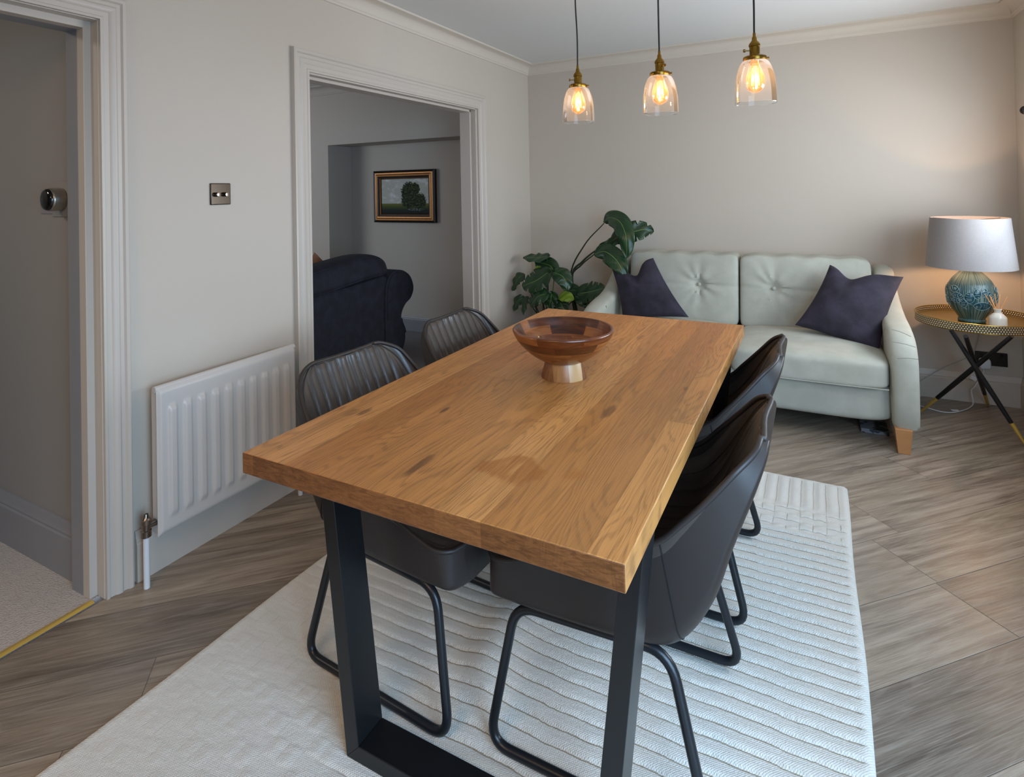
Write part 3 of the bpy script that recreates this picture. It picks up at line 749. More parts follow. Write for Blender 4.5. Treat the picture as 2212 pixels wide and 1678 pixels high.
def pillow_grid(c, thick, chop=.0, cu=.5, depth_dir=None, n=26, chop_w=.16, mb=None, puff=1.):
    """c: four corners tl, tr, br, bl; returns a stuffed cushion with a folded top edge"""
    tl, tr, br, bl = (Vector(p) for p in c)
    nrm = (tr-bl).cross(tl-br).normalized()
    if depth_dir is not None and nrm.dot(Vector(depth_dir)) < 0: nrm = -nrm
    mb = mb or MB()
    def P(u, v, sg):
        a = 2*u-1; b = 2*v-1
        top = tl.lerp(tr, u); bot = bl.lerp(br, u)
        # edges bow in slightly between the pointed corners
        uu = .5+.5*a*(1-.09*(1-b*b)); vv = .5+.5*b*(1-.05*(1-a*a))
        top = tl.lerp(tr, uu); bot = bl.lerp(br, uu)
        dip = chop*math.exp(-((uu-cu)/chop_w)**2)*sst(vv, .35, 1.0)
        p = bot.lerp(top, vv)+(bot-top).normalized()*dip
        h = thick*((1-a*a)*(1-b*b))**.42*puff
        crease = .35*math.exp(-((uu-cu)/.10)**2)*sst(vv, .6, 1.)*h*(1 if chop > 0 else 0)
        wr = .004*math.sin(14*uu+9*vv)*math.sin(8*vv)*(1-a*a)*(1-b*b)
        return p+nrm*sg*(h-crease+wr)
    mb.grid(lambda u, v: P(u, v, 1), n, n); mb.grid(lambda u, v: P(1-u, v, -1), n, n)
    return mb
link_ = link('throw_pillow', pillow_grid([(-1.13, 1.28, .875), (-1.13, 1.42, .72), (-1.05, 1.33, .55), (-1.05, 1.08, .70)], .05, 0, depth_dir=(1, 0, 0)), MT['rust'])
tag(link_, 'tan cushion tip peeking over the top of the navy sofa', 'cushion')
mb = MB().rbox((-1.0, 1.37, .78), (.05, .09, .035), 2.4, 14, lambda P, q: P*(1+.12*math.sin(q.x*19+q.y*23)*math.sin(q.z*17+q.y*11)))
tag(link('folded_throw', mb, MT['white_cloth']), 'white fluffy throw just showing over the top of the navy sofa beside the tan cushion', 'throw')

# ------------------------------------------------------------------ rug
RX0, RX1, RY_0, RY_1 = .485, 2.157, -1.62, 1.092
def rug():
    nx, ny = 140, 600; per = .0452
    vs = []; gr = []; stp = []
    for j in range(ny+1):
        y = lerp(RY_0, RY_1, j/ny)
        for i in range(nx+1):
            x = lerp(RX0, RX1, i/nx)
            wob = .0012*math.sin(x*23+y*3)+.0008*math.sin(x*61)
            rnd = random.random()
            amp = .35+.65*sst(x, .62, 1.15)
            # stripes across; bands running lengthwise at the far end; both in between
            f = ((y+wob)/per) % 1; fx = ((x+wob)/per) % 1
            ey = sst(f, .0, .09)*(1-.55*sst(f, .30, .80))*(1-sst(f, .80, .93)); ex = sst(fx, .05, .18)*(1-sst(fx, .62, .9))
            gy = 0
            gx = (1-sst(abs(fx-.96), .03, .09))
            far = sst(y, .83, .86); midz = sst(y, .645, .665)*(1-far)
            near = sst(-y+(.9-x)*.35, .42, .55)*(1-sst(x, .95, 1.2))
            hgt = lerp(ey, ex, far); g = lerp(gy, gx, far)
            blk = 1 if (int(y/per*1.0) + int(x/(per*2))) % 2 else 0
            if midz > 0: hgt = lerp(hgt, max(ey, ex)*(.6+.4*blk), midz); g = lerp(g, gx*.7*blk+gy*.5*(1-blk), midz)
            if near > 0: hgt = lerp(hgt, .5+.5*ex*blk, near); g = lerp(g, .25*gx*blk, near)
            edge = min(x-RX0, RX1-x, y-RY_0, RY_1-y)
            b = sst(edge, .012, .024)
            z = .0085+.0055*hgt*amp*b+.0012*(rnd-.5)+(.003*(1-b) if edge > .002 else -.006)
            # the ruck between the chairs
            cxr = 1.285+.05*math.sin(y*5); dr = (x-cxr-(y+.3)*-.15)
            z += .020*math.exp(-(dr/.07)**2)*sst(y, -.62, -.35)*(1-sst(y, .0, .3))
            ex_ = .0028*math.sin(y*7.1+1) if x < RX0+.05 or x > RX1-.05 else 0
            vs.append((x+ex_, y, z)); gr.append(b*(far*.7+midz*blk*.8+near*blk*.22)); stp.append(amp**1.5*b*(1-far)*(1-midz*(.25+.75*blk))*(1-near))
    R = nx+1
    fs = [(j*R+i, j*R+i+1, (j+1)*R+i+1, (j+1)*R+i) for j in range(ny) for i in range(nx)]
    # side walls and underside
    per_i = [i for i in range(nx+1)]+[j*R+nx for j in range(1, ny+1)]+[ny*R+i for i in range(nx-1, -1, -1)]+[j*R for j in range(ny-1, 0, -1)]
    base = len(vs)
    for k in per_i: vs.append((vs[k][0], vs[k][1], .0006)); gr.append(0); stp.append(0)
    n = len(per_i)
    for k in range(n): fs.append((per_i[(k+1) % n], per_i[k], base+k, base+(k+1) % n))
    fs.append(tuple(base+k for k in range(n))[::-1])
    mb = MB(); mb.add(vs, fs); o = link('rug', mb, MT['rug'], angle=60)
    at_ = o.data.attributes.new('groove', 'FLOAT', 'POINT'); at_.data.foreach_set('value', gr)
    a2_ = o.data.attributes.new('stripe', 'FLOAT', 'POINT'); a2_.data.foreach_set('value', stp)
    return tag(o, 'cream wool rug with carved raised stripes lying under the dining table', 'rug')
rug()

# ------------------------------------------------------------------ dining table
TX0, TX1, TY0, TY1, TZ = .988, 1.812, -.918, .649, .76
tb = thing('dining_table', 'oak dining table with thick top and black trapezoid metal legs', 'table', (1.4, -.1345, 0))
link('tabletop', MB().box((TX0, TY0, TZ-.043), (TX1, TY1, TZ)), MT['oak'], tb, bevel=.0022)
def uleg(yc):
    mb = MB(); y0, y1 = yc, yc+.082; t = .036
    lt, lb, rt, rb = 1.006, 1.088, 1.794, 1.712; zt = TZ-.043; zb = .0125; k = .036
    def quad(pts):
        vs = [(x, y0, z) for (x, z) in pts]+[(x, y1, z) for (x, z) in pts]; n = len(pts)
        mb.add(vs, [tuple(range(n)), tuple(range(n, 2*n))[::-1]]+[(i, n+i, n+(i+1) % n, (i+1) % n) for i in range(n)])
    s_ = (lb-lt)/(zt-zb); xi = lb-k*s_
    quad([(lt, zt), (lb, zb), (lb+t, zb+k), (lt+t+.002, zt)][::1])
    quad([(rt, zt), (rt-t-.002, zt), (rb-t, zb+k), (rb, zb)])
    quad([(lb, zb), (rb, zb), (rb-t, zb+k), (lb+t, zb+k)])
    mb.box((lt-.0, y0+.002, zt-.005), (rt, y1-.002, zt))
    return mb
for yc in (-.735, .385): link('leg_frame', uleg(yc), MT['blackmetal'], tb, smooth=False, bevel=.0015)

# bowl
bw = thing('wooden_bowl', 'footed wooden fruit bowl standing on the oak table', 'bowl', (1.413, -.186, TZ+.0003))
mb = MB().lathe([(0, 0), (.064, 0), (.0645, .003), (.052, .048), (0, .048)], (0, 0, 0), 56)
def footmat():
    t = NT('pale_acacia_wood_staves', .35); x, y, z = t.xyz(t.co())
    wn = t.white(t.vec(t.M('FLOOR', t.M('MULTIPLY', t.M('ADD', t.M('MULTIPLY', x, .8), t.M('MULTIPLY', y, .6)), 24.)), 4.)).outputs[0]
    g = t.noise(t.vec(t.M('MULTIPLY', x, 120.), t.M('MULTIPLY', y, 120.), t.M('MULTIPLY', z, 14.)), 1., 4, .6)
    t.set('Base Color', t.ramp(t.M('ADD', t.M('MULTIPLY', wn, .75), t.M('MULTIPLY', g, .3)), (.15, '5f3518'), (.4, '94633a'), (.65, 'b98f63'), (1., 'a8885f'))); return t.m
link('foot', mb, footmat(), bw, local=True)
out = [(0, .040), (.030, .0405), (.055, .046), (.085, .062), (.112, .084), (.134, .110), (.144, .130), (.1455, .1355), (.143, .139), (.1385, .1385), (.1345, .133), (.120, .106), (.098, .082), (.070, .066), (.035, .058), (0, .056)]
prf = [(p.x, p.y) for p in cat_rom([(a, b, 0) for a, b in out], 4)]; prf[0] = (0, .040); prf[-1] = (0, .056)
link('bowl_body', MB().lathe([(max(0, a), b) for a, b in prf], (0, 0, 0), 72), MT['rim_bowl'], bw, local=True)

# ------------------------------------------------------------------ chairs
def interp(C, n):
    P = cat_rom([(c[0], c[1], 0) for c in C], n); return [(p.x, p.y) for p in P]
def make_chair():
    root = thing('dining_chair', None, 'chair', (0, 0, 0))
    I = [(.260, .452), (.15, .436), (.02, .428), (-.09, .430), (-.165, .450), (-.215, .510), (-.258, .60), (-.298, .69), (-.328, .752), (-.338, .782)]
    Rm = [(.260, .446), (.185, .458), (.06, .505), (-.06, .553), (-.150, .590), (-.205, .642), (-.256, .696), (-.300, .746), (-.331, .773), (-.339, .785)]
    B = [(.264, .350), (.215, .343), (.05, .343), (-.10, .350), (-.185, .378), (-.250, .47), (-.292, .59), (-.332, .695), (-.352, .752), (-.356, .779)]
    Wd = [(.238, 0), (.240, 0), (.243, 0), (.244, 0), (.244, 0), (.240, 0), (.230, 0), (.212, 0), (.196, 0), (.190, 0)]
    k = 8; I, Rm, B = interp(I, k), interp(Rm, k), interp(B, k); Wd = [a for a, _ in interp(Wd, k)]
    NV = len(I)-1; NU = 150; NO = 64; nr = 10
    dist = [0]
    for j in range(NV): dist.append(dist[-1]+math.hypot(Rm[j+1][0]-Rm[j][0], Rm[j+1][1]-Rm[j][1]))
    for j in range(NV+1):
        d = dist[-1]-dist[j]; rr_ = .068
        if d < rr_: Wd[j] -= rr_-math.sqrt(max(0, rr_**2-(rr_-d)**2))
        d = dist[j]; rr_ = .055
        if d < rr_: Wd[j] -= rr_-math.sqrt(max(0, rr_**2-(rr_-d)**2))
    def inner(u, v):
        j = int(round(v*NV)); ph = (2*u-1)*PI/2; s = math.sin(ph)
        sy = math.copysign(abs(s)**.80, s); g = 1-abs(math.cos(ph))**.75
        bx, bz = I[j]; rx, rz = Rm[j]
        x = lerp(bx, rx, g); z = lerp(bz, rz, g); y = Wd[j]*sy
        dx, dz = bx-B[j][0], bz-B[j][1]; l = math.hypot(dx, dz) or 1
        fade = (1-sst(abs(sy), .84, .93))*sst(v, .0, .04)*(1-sst(v, .965, 1.))
        q = (y/.205+1)*nr/2
        rib = abs(math.sin(PI*q))**.68
        d = (rib-1)*.0085*fade+.0045*fade-.006*sst(v, .9, 1)*sst(abs(sy), 0, 1)
        return (x+dx/l*d, y, z+dz/l*d)
    def outer(u, v):
        j = int(round(v*NV)); s = 2*u-1; a = abs(s)
        if a < .42: yy, g = .78*a/.42, 0
        elif a < .72: q = (a-.42)/.30*PI/2; yy, g = .78+.185*math.sin(q), .22*(1-math.cos(q))
        else: q = (a-.72)/.28; yy, g = .965+.035*q, .22+.78*q
        bx, bz = B[j]; rx, rz = Rm[j]
        return (lerp(bx, rx, g), Wd[j]*math.copysign(yy, s), lerp(bz, rz, g))
    link('seat_pad', MB().grid(inner, NU, NV), MT['leather_in'], root, local=True, angle=80)
    mb = MB().grid(outer, NO, NV)
    for j, v in ((0, 0.), (NV, 1.)):           # rolled end caps
        mb.grid(lambda u, w_, v=v: tuple(Vector(outer(u, v)).lerp(Vector(inner(u, v)), w_)), NO, 2)
    sh = link('shell', mb, MT['leather_out'], root, local=True, angle=60)
    rim = [Vector((Rm[j][0], Wd[j], Rm[j][1])) for j in range(0, NV+1)]
    topl = [Vector(inner(1-i/16, 1.)) for i in range(1, 16)]
    riml = [Vector((Rm[j][0], -Wd[j], Rm[j][1])) for j in range(NV, -1, -1)]
    fr = [Vector(inner(i/16, 0.)) for i in range(1, 16)]
    link('rolled_rim', MB().tube(rim+topl+riml+fr, .0062, 10, closed=True), MT['leather_out'], root, local=True)
    mid = lambda p, f: Vector((p.x, p.y*f, p.z))
    pr = [Vector(inner(.875, j/NV)) for j in range(3, NV-1)]; pl_ = [mid(p, -1) for p in pr]
    tp = [Vector(inner(.875-.75*i/14, (NV-2)/NV)) for i in range(1, 14)]
    link('piping', MB().tube([p+Vector((.002, 0, .003)) for p in pr+tp+pl_[::-1]], .0015, 6), MT['leather_in'], root, local=True)
    for sg in (0, 1):
        js = [j for j in range(NV+1) if Rm[j][0] > -.160][-1]
        pts = [Vector(outer((1-i/64) if sg else i/64, js/NV)) for i in range(0, 24)]
        pts = [Vector((p.x, p.y*1.004, p.z)) for p in pts]
        link('seam', MB().tube(pts, .0012, 5), MT['stitch'], sh, local=True)
    for sg in (-1, 1):
        P = [(.190, sg*.205, .336), (.248, sg*.238, .0245), (-.248, sg*.238, .0245), (-.165, sg*.205, .350)]
        pts = rounded(P, .055, 7, closed=True)
        link('leg_loop', MB().tube(pts, .0112, 12, closed=True), MT['tube'], root, local=True)
    mb = MB()
    mb.tube([(.12, -.205, .339), (.12, .205, .339)], .010, 10)
    link('cross_bar', mb, MT['tube'], root, local=True)
    return root
def copy_tree(o, parent=None):
    c = o.copy(); COL.objects.link(c); c.parent = parent
    for ch in list(o.children): copy_tree(ch, c)
    return c
proto = make_chair()
CH = [(1.052, -.352, math.radians(-4), 'charcoal ribbed leather chair on the radiator side, nearer the camera, half hidden by the table'),
      (1.045, .268, 0, 'charcoal ribbed leather chair on the opening side, farther along the table near the navy sofa'),
      (1.617, -.330, PI, 'large near charcoal bucket chair on the right of the table, its whole outer side showing'),
      (1.617, .305, PI, 'far charcoal bucket chair on the right of the table, in front of the pale sofa')]
for i, (x, y, rz, lab) in enumerate(CH):
    o = proto if i == 0 else copy_tree(proto)
    o.location = (x, y, 0); o.rotation_euler = (0, 0, rz); o['label'] = lab; o['group'] = 'chairs around the dining table'

# ------------------------------------------------------------------ pale sofa
sf = thing('sofa', 'pale sage velvet two seater sofa against the back wall', 'sofa', (1.625, 2.02, 0))
SX0, SX1 = .765, 2.485
link('base', MB().rbox((1.625, 1.995, .205), (.775, .395, .098), 9, 16), MT['sofa'], sf)
link('back_panel', MB().rbox((1.625, 2.40, .46), (.815, .065, .345), 7, 14, lambda P, q: P+Vector((0, 0, .0))), MT['sofa'], sf)
ARM = cat_rom([(1.585, .112, 0), (1.567, .20, 0), (1.566, .38, 0), (1.585, .475, 0), (1.66, .548, 0), (1.80, .578, 0), (1.95, .596, 0), (2.08, .635, 0), (2.20, .715, 0), (2.30, .785, 0), (2.39, .795, 0), (2.45, .76, 0), (2.46, .45, 0), (2.45, .115, 0)], 5)
def arm_mesh(xi, xo):
    """xi inner face, xo outer face; the top rolls outward, slim at the back"""
    n = len(ARM); c = Vector((2.0, .35)); rings = []
    K = 10; vs = []
    for k in range(K+1):
        a = PI*k/K; s = -math.cos(a); ins = .045*(1-math.sin(a)**.55)
        for p in ARM:
            q = Vector((p.x, p.y)); d = (c-q); 
            bottom = q.y < .2
            q2 = q+Vector((.0 if False else (ins if p.x < 1.75 else 0), -ins*.9*sst(q.y, .2, .5)+ins*.3*(1-sst(q.y, .1, .2))))
            flare = .020*sst(q.y, .3, .62)*(1-sst(q.x, 1.7, 2.2))
            lo = xi+(xi-xo)*.10*sst(q.y, .35, .6); hi = xo-(xo-xi)*.18*sst(q.y, .5, .75)
            x = lerp(lo, hi, (s+1)/2)
            vs.append((x, q2.x, q2.y))
    fs = [(j*n+i, j*n+i+1, (j+1)*n+i+1, (j+1)*n+i) for j in range(K) for i in range(n-1)]
    fs += [(j*n+n-1, j*n, (j+1)*n, (j+1)*n+n-1) for j in range(K)]
    fs += [tuple(range(n)), tuple(K*n+i for i in range(n))[::-1]]
    return MB().add(vs, fs)
ra = link('arm', arm_mesh(2.375, 2.487), MT['sofa'], sf, angle=70)
la = link('arm', arm_mesh(.875, .763), MT['sofa'], sf, angle=70)
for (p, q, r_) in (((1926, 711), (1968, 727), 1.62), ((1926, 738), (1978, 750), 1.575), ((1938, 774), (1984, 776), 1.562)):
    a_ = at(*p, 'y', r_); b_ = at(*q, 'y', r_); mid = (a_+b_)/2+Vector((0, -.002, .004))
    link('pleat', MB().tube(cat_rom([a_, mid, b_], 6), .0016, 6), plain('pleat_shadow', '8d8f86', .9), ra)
def seatc(x0, x1):
    c = ((x0+x1)/2, 1.865, .352); h = ((x1-x0)/2, .295, .068)
    def fn(P, q):
        P = P.copy(); bx = 1-q.x**2; by = 1-max(-1, min(1, q.y))**2
        if q.z > 0: P.z += .040*(bx**.6)*(by**.5)*q.z
        else: P.z -= .006*bx*by
        if q.y < 0: P.y += -.012*bx*(-q.y)
        return P
    return MB().rbox(c, h, 9, 26, fn)
for (a, b) in ((.880, 1.628), (1.634, 2.372)):
    s_ = link('seat_cushion', seatc(a, b), MT['sofa'], sf)
    pts = [(a+.012+(b-a-.024)*i/20, 1.572-.012*(1-(i/10-1)**2), .296) for i in range(21)]
    link('piping', MB().tube(pts, .0026, 6), MT['sofa'], s_)
def backc(x0, x1, bx, bz):
    cx = (x0+x1)/2; h = ((x1-x0)/2, .095, .222); c = (cx, 2.215, .628)
    def fn(P, q):
        P = P.copy()
        wx, wz = P.x+cx, P.z+.628
        bulge = (1-q.x**2)*(1-q.z**2)
        if q.y < 0:
            P.y -= .028*bulge**.6
            dx, dz = wx-bx, wz-bz; r = math.hypot(dx, dz); th = math.atan2(dz, dx)
            P.y += .034*math.exp(-(r/.035)**2)+.016*math.exp(-(r/.12)**2)
            P.y += .0065*math.cos(th*9+1.1*math.sin(th*3))*sst(r, .015, .05)*math.exp(-(r/.13)**2)
            P.y += .006*math.exp(-(dz/.009)**2)*(1-math.exp(-(r/.05)**2))
        P.y += .075*(P.z+.222)/.444   # leans back
        P.z += .004*math.sin(wx*37)*sst(q.z, .8, 1)
        return P
    return MB().rbox(c, h, 15, 56, fn)
for (a, b, bx) in ((.924, 1.624, 1.385), (1.632, 2.345, 1.83)):
    s_ = link('back_cushion', backc(a, b, bx, .655), MT['sofa'], sf)
    link('button', MB().rbox((bx, 2.165, .655), (.011, .006, .011), 2.2, 8), MT['sofa'], s_)
for (x, y) in ((.83, 1.585), (2.415, 1.575), (.83, 2.40), (2.415, 2.40)):
    mb = MB(); t_, b_ = .036, .025
    vs = [(x-t_, y-.012, .118), (x+t_, y-.012, .118), (x+t_, y+.06, .118), (x-t_, y+.06, .118), (x-b_, y-.005, 0), (x+b_, y-.005, 0), (x+b_, y+.045, 0), (x-b_, y+.045, 0)]
    mb.add(vs, [(0, 1, 2, 3), (7, 6, 5, 4), (4, 5, 1, 0), (5, 6, 2, 1), (6, 7, 3, 2), (7, 4, 0, 3)])
    link('leg', mb, MT['sofaleg'], sf, smooth=False, bevel=.002)
# scatter cushions
tl, tr, br, bl = at(1317, 566, 'y', 2.06), at(1411, 557, 'y', 2.06), at(1488, 685, 'y', 1.93), at(1345, 690, 'y', 1.93)
o = link('scatter_cushion', pillow_grid([tl, tr, br, bl], .075, .105, .46, (0, -1, 0), 40, .22), MT['cushion'], angle=75)
tag(o, 'dark plum velvet cushion on the left end of the pale sofa, beside the plants', 'cushion', 'plum cushions on the pale sofa')
tl, tr, br, bl = at(1793, 571, 'y', 2.09), at(1952, 598, 'y', 2.03), at(1899, 762, 'y', 1.83), at(1717, 702, 'y', 1.90)
o = link('scatter_cushion', pillow_grid([tl, tr, br, bl], .085, .060, .36, (0, -1, 0), 40, .2), MT['cushion'], angle=75)
tag(o, 'dark plum velvet cushion tilted against the right arm of the pale sofa, near the lamp', 'cushion', 'plum cushions on the pale sofa')
# flat packet under the sofa
def packmat():
    t = NT('grey_printed_card', .4); n = t.noise(t.co(), 22., 2)
    t.set('Base Color', t.mix(t.smooth(n, .5, .56), '75767c', '15151a')); return t.m
pk = link('storage_packet', MB().box((2.25, 1.77, .0), (2.375, 2.05, .022)), packmat(), bevel=.002)
tag(pk, 'flat grey packet with dark print on the floor under the pale sofa', 'packet')

# ------------------------------------------------------------------ side table, lamp, diffuser
SC = Vector((2.815, 2.172)); SR = .268; SZ = .545
stb = thing('side_table', 'round brass tray side table with crossed black tripod legs', 'side table', (SC.x, SC.y, 0))
link('tray', MB().lathe([(0, 0), (SR-.002, 0), (SR-.002, .004), (0, .004)], (SC.x, SC.y, SZ), 72), MT['tray'], stb)
mb = MB(); NU = 140
def rimf(R):
    def f(u, v): a = 2*PI*u; return (SC.x+R*math.cos(a), SC.y+R*math.sin(a), SZ-.012+v*.040)
    return f
mb.grid(rimf(SR), NU, 4, uv=True); mb.grid(rimf(SR-.003), NU, 4, uv=True)
mb.uv = {k: (q[0]*NU*1.0, q[1]*4) for k, q in mb.uv.items()}
link('rim', mb, MT['traymesh'], stb)
link('rim_lip', MB().tube([(SC.x+SR*math.cos(a), SC.y+SR*math.sin(a), SZ+.029) for a in [2*PI*i/90 for i in range(90)]], .003, 8, closed=True), MT['tray'], stb)
link('rim_base', MB().tube([(SC.x+SR*math.cos(a), SC.y+SR*math.sin(a), SZ-.013) for a in [2*PI*i/90 for i in range(90)]], .002, 8, closed=True), MT['brass'], stb)
FT = [Vector((2.570, 2.226, 0)), Vector((2.922, 2.478, 0)), Vector((2.948, 1.905, 0))]
TP = [at(2186, 726, 'z', SZ-.006), at(2086, 726, 'z', SZ-.006), at(2054, 712, 'z', SZ-.006)]
for f, tp in zip(FT, TP):
    d = f-tp; k = .80
    lg = link('leg', MB().tube([tp, tp+d*.5, tp+d*k], [.010, .0125, .0105], 14), MT['blackmetal'], stb)
    link('leg_tip', MB().tube([tp+d*k, tp+d*.985, f+Vector((0, 0, .0015))], [.0105, .006, .0075], 14), MT['gold'], lg)

LC = Vector((2.790, 2.125)); LZ = SZ+.0043
lp = thing('table_lamp', 'teal ceramic table lamp with fish relief and grey linen shade', 'lamp', (LC.x, LC.y, LZ))
BP = [(0, 0), (.056, 0), (.060, .004), (.060, .012), (.057, .018), (.070, .040), (.090, .072), (.104, .110), (.1075, .145), (.103, .180), (.088, .215), (.065, .245), (.046, .265), (.040, .275), (.041, .290), (.036, .293), (.0, .293)]
bp_ = [(max(0, p.x), p.y) for p in cat_rom([(a, b, 0) for a, b in BP[1:-1]], 5)]
def rad_at(z):
    for (a, b) in zip(bp_, bp_[1:]):
        if a[1] <= z <= b[1] and b[1] > a[1]: return lerp(a[0], b[0], (z-a[1])/(b[1]-a[1]))
    return .1
mb = MB().lathe([(0, 0)]+bp_+[(0, .293)], (0, 0, 0), 96)
va = math.atan2(CAM.y-LC.y, CAM.x-LC.x)
def surf(s, z, lift):
    r = rad_at(z); a = va+s/.105; return Vector(((r+lift)*math.cos(a), (r+lift)*math.sin(a), z))
def fish(s0, z0, L, Hh, rot):
    ca, sa = math.cos(rot), math.sin(rot)
    def T_(p, lift): return surf(s0+p[0]*ca-p[1]*sa, z0+p[0]*sa+p[1]*ca, lift)
    ol = []
    for i in range(24):
        a = 2*PI*i/24; x = math.cos(a)*L*.5; y = math.sin(a)*Hh*.5*(abs(math.sin(a))**.35); ol.append((x, y))
    mb.grid(lambda u, v: tuple(T_((ol[int(round(u*24)) % 24][0]*(1-v), ol[int(round(u*24)) % 24][1]*(1-v)), .0015+.003*math.sin(v*PI/2))), 24, 5, 1)
    mb.tube([T_(p, .0025) for p in ol], .0013, 6, 2, closed=True)
    mb.tube([T_((L*.22+.12*L*math.cos(a), Hh*.36*math.sin(a)), .0045) for a in [PI*.6+PI*.8*i/8 for i in range(9)]], .0010, 6, 2)
    mb.tube([T_((L*.33+.035*L*math.cos(a), Hh*.10+.06*L*math.sin(a)), .005) for a in [2*PI*i/8 for i in range(8)]], .0010, 6, 2, closed=True)
    for k in range(3):
        mb.tube([T_((-L*(.05+.1*k), Hh*.25), .004), T_((-L*(.09+.1*k), 0), .005), T_((-L*(.05+.1*k), -Hh*.25), .004)], .0008, 5, 2)
    tail = [(-L*.48, 0), (-L*.68, Hh*.34), (-L*.62, 0), (-L*.68, -Hh*.34)]
    mb.add([T_(p, .002) for p in tail], [(0, 1, 2), (0, 2, 3)], 1)
    mb.tube([T_(p, .0025) for p in tail], .0011, 5, 2, closed=True)
rep = [(-.078, .178, .050, .032, PI), (-.060, .145, .052, .030, 0), (-.066, .118, .044, .026, 0), (-.034, .108, .046, .036, PI/2), (-.008, .138, .056, .042, PI/2),
       (.024, .160, .050, .034, -PI/2), (.048, .098, .080, .042, PI), (.056, .170, .042, .030, PI/2), (.086, .150, .046, .032, -PI/3), (.090, .118, .04, .024, 0)]
for t_ in range(3):
    for (s_, z_, L_, h_, r_) in rep: fish(s_+t_*.22, z_, L_, h_, r_)
link('lamp_base', mb, [MT['glaze'], MT['glaze_dark'], MT['glaze_light']], lp, local=True, angle=60)
link('neck', MB().tube([(0, 0, .29), (0, 0, .325)], .009, 12), MT['brass'], lp, local=True)
S0, S1, SRB, SRT = .288, .550, .196, .171
mb = MB().lathe([(SRB, S0), (SRT, S1), (SRT-.002, S1), (SRB-.002, S0), (SRB, S0)], (0, 0, 0), 72)
sh = link('lamp_shade', mb, MT['shade'], lp, local=True)
mb = MB()
for i in range(3):
    a = 2*PI*i/3+.5; mb.tube([(0, 0, S1-.015), (SRT*math.cos(a), SRT*math.sin(a), S1-.006)], .0018, 6)
mb.tube([(0, 0, .40), (0, 0, S1-.010)], .0025, 6)
link('shade_spider', mb, MT['chrome'], sh, local=True)
link('bulb', MB().rbox((0, 0, .355), (.026, .026, .034), 2.2, 10), MT['lampbulb'], lp, local=True)
point('lamp_bulb_light', (LC.x, LC.y, LZ+.35), 13.0, (1, .62, .36), .02)
lc = MB().tube(cat_rom([(LC.x+.05, LC.y+.06, LZ+.012), (LC.x+.10, 2.44, LZ+.006), (2.892, 2.508, LZ-.03), (2.895, 2.500, .42), (2.880, 2.500, .34), (2.86, 2.49, .29), (2.83, 2.49, .26), (2.72, 2.492, .19), (2.60, 2.47, .10), (2.53, 2.46, .05)], 8), .0022, 8)
link('lamp_flex', lc, plain('grey_flex', '9a9896', .5), lp)

df = thing('reed_diffuser', 'small white ceramic reed diffuser bottle on the brass tray beside the lamp', 'diffuser', (2.872, 2.000, LZ))
mb = MB().lathe([(0, 0), (.034, 0), (.037, .003), (.037, .048), (.035, .056), (.022, .070), (.015, .076), (.014, .086), (.018, .092), (.018, .095), (.011, .095), (.010, .07), (0, .07)], (0, 0, 0), 36)
link('bottle', mb, MT['ceramic_white'], df, local=True)
for (dx, dy, h_) in ((-.052, -.02, .165), (-.030, .01, .160), (-.012, -.01, .170), (.014, .012, .168), (.040, .0, .158), (-.02, .025, .15)):
    link('reed', MB().tube([(-dx*.12, -dy*.12, .055), (dx, dy, h_)], .0017, 6), MT['reed'], df, local=True)

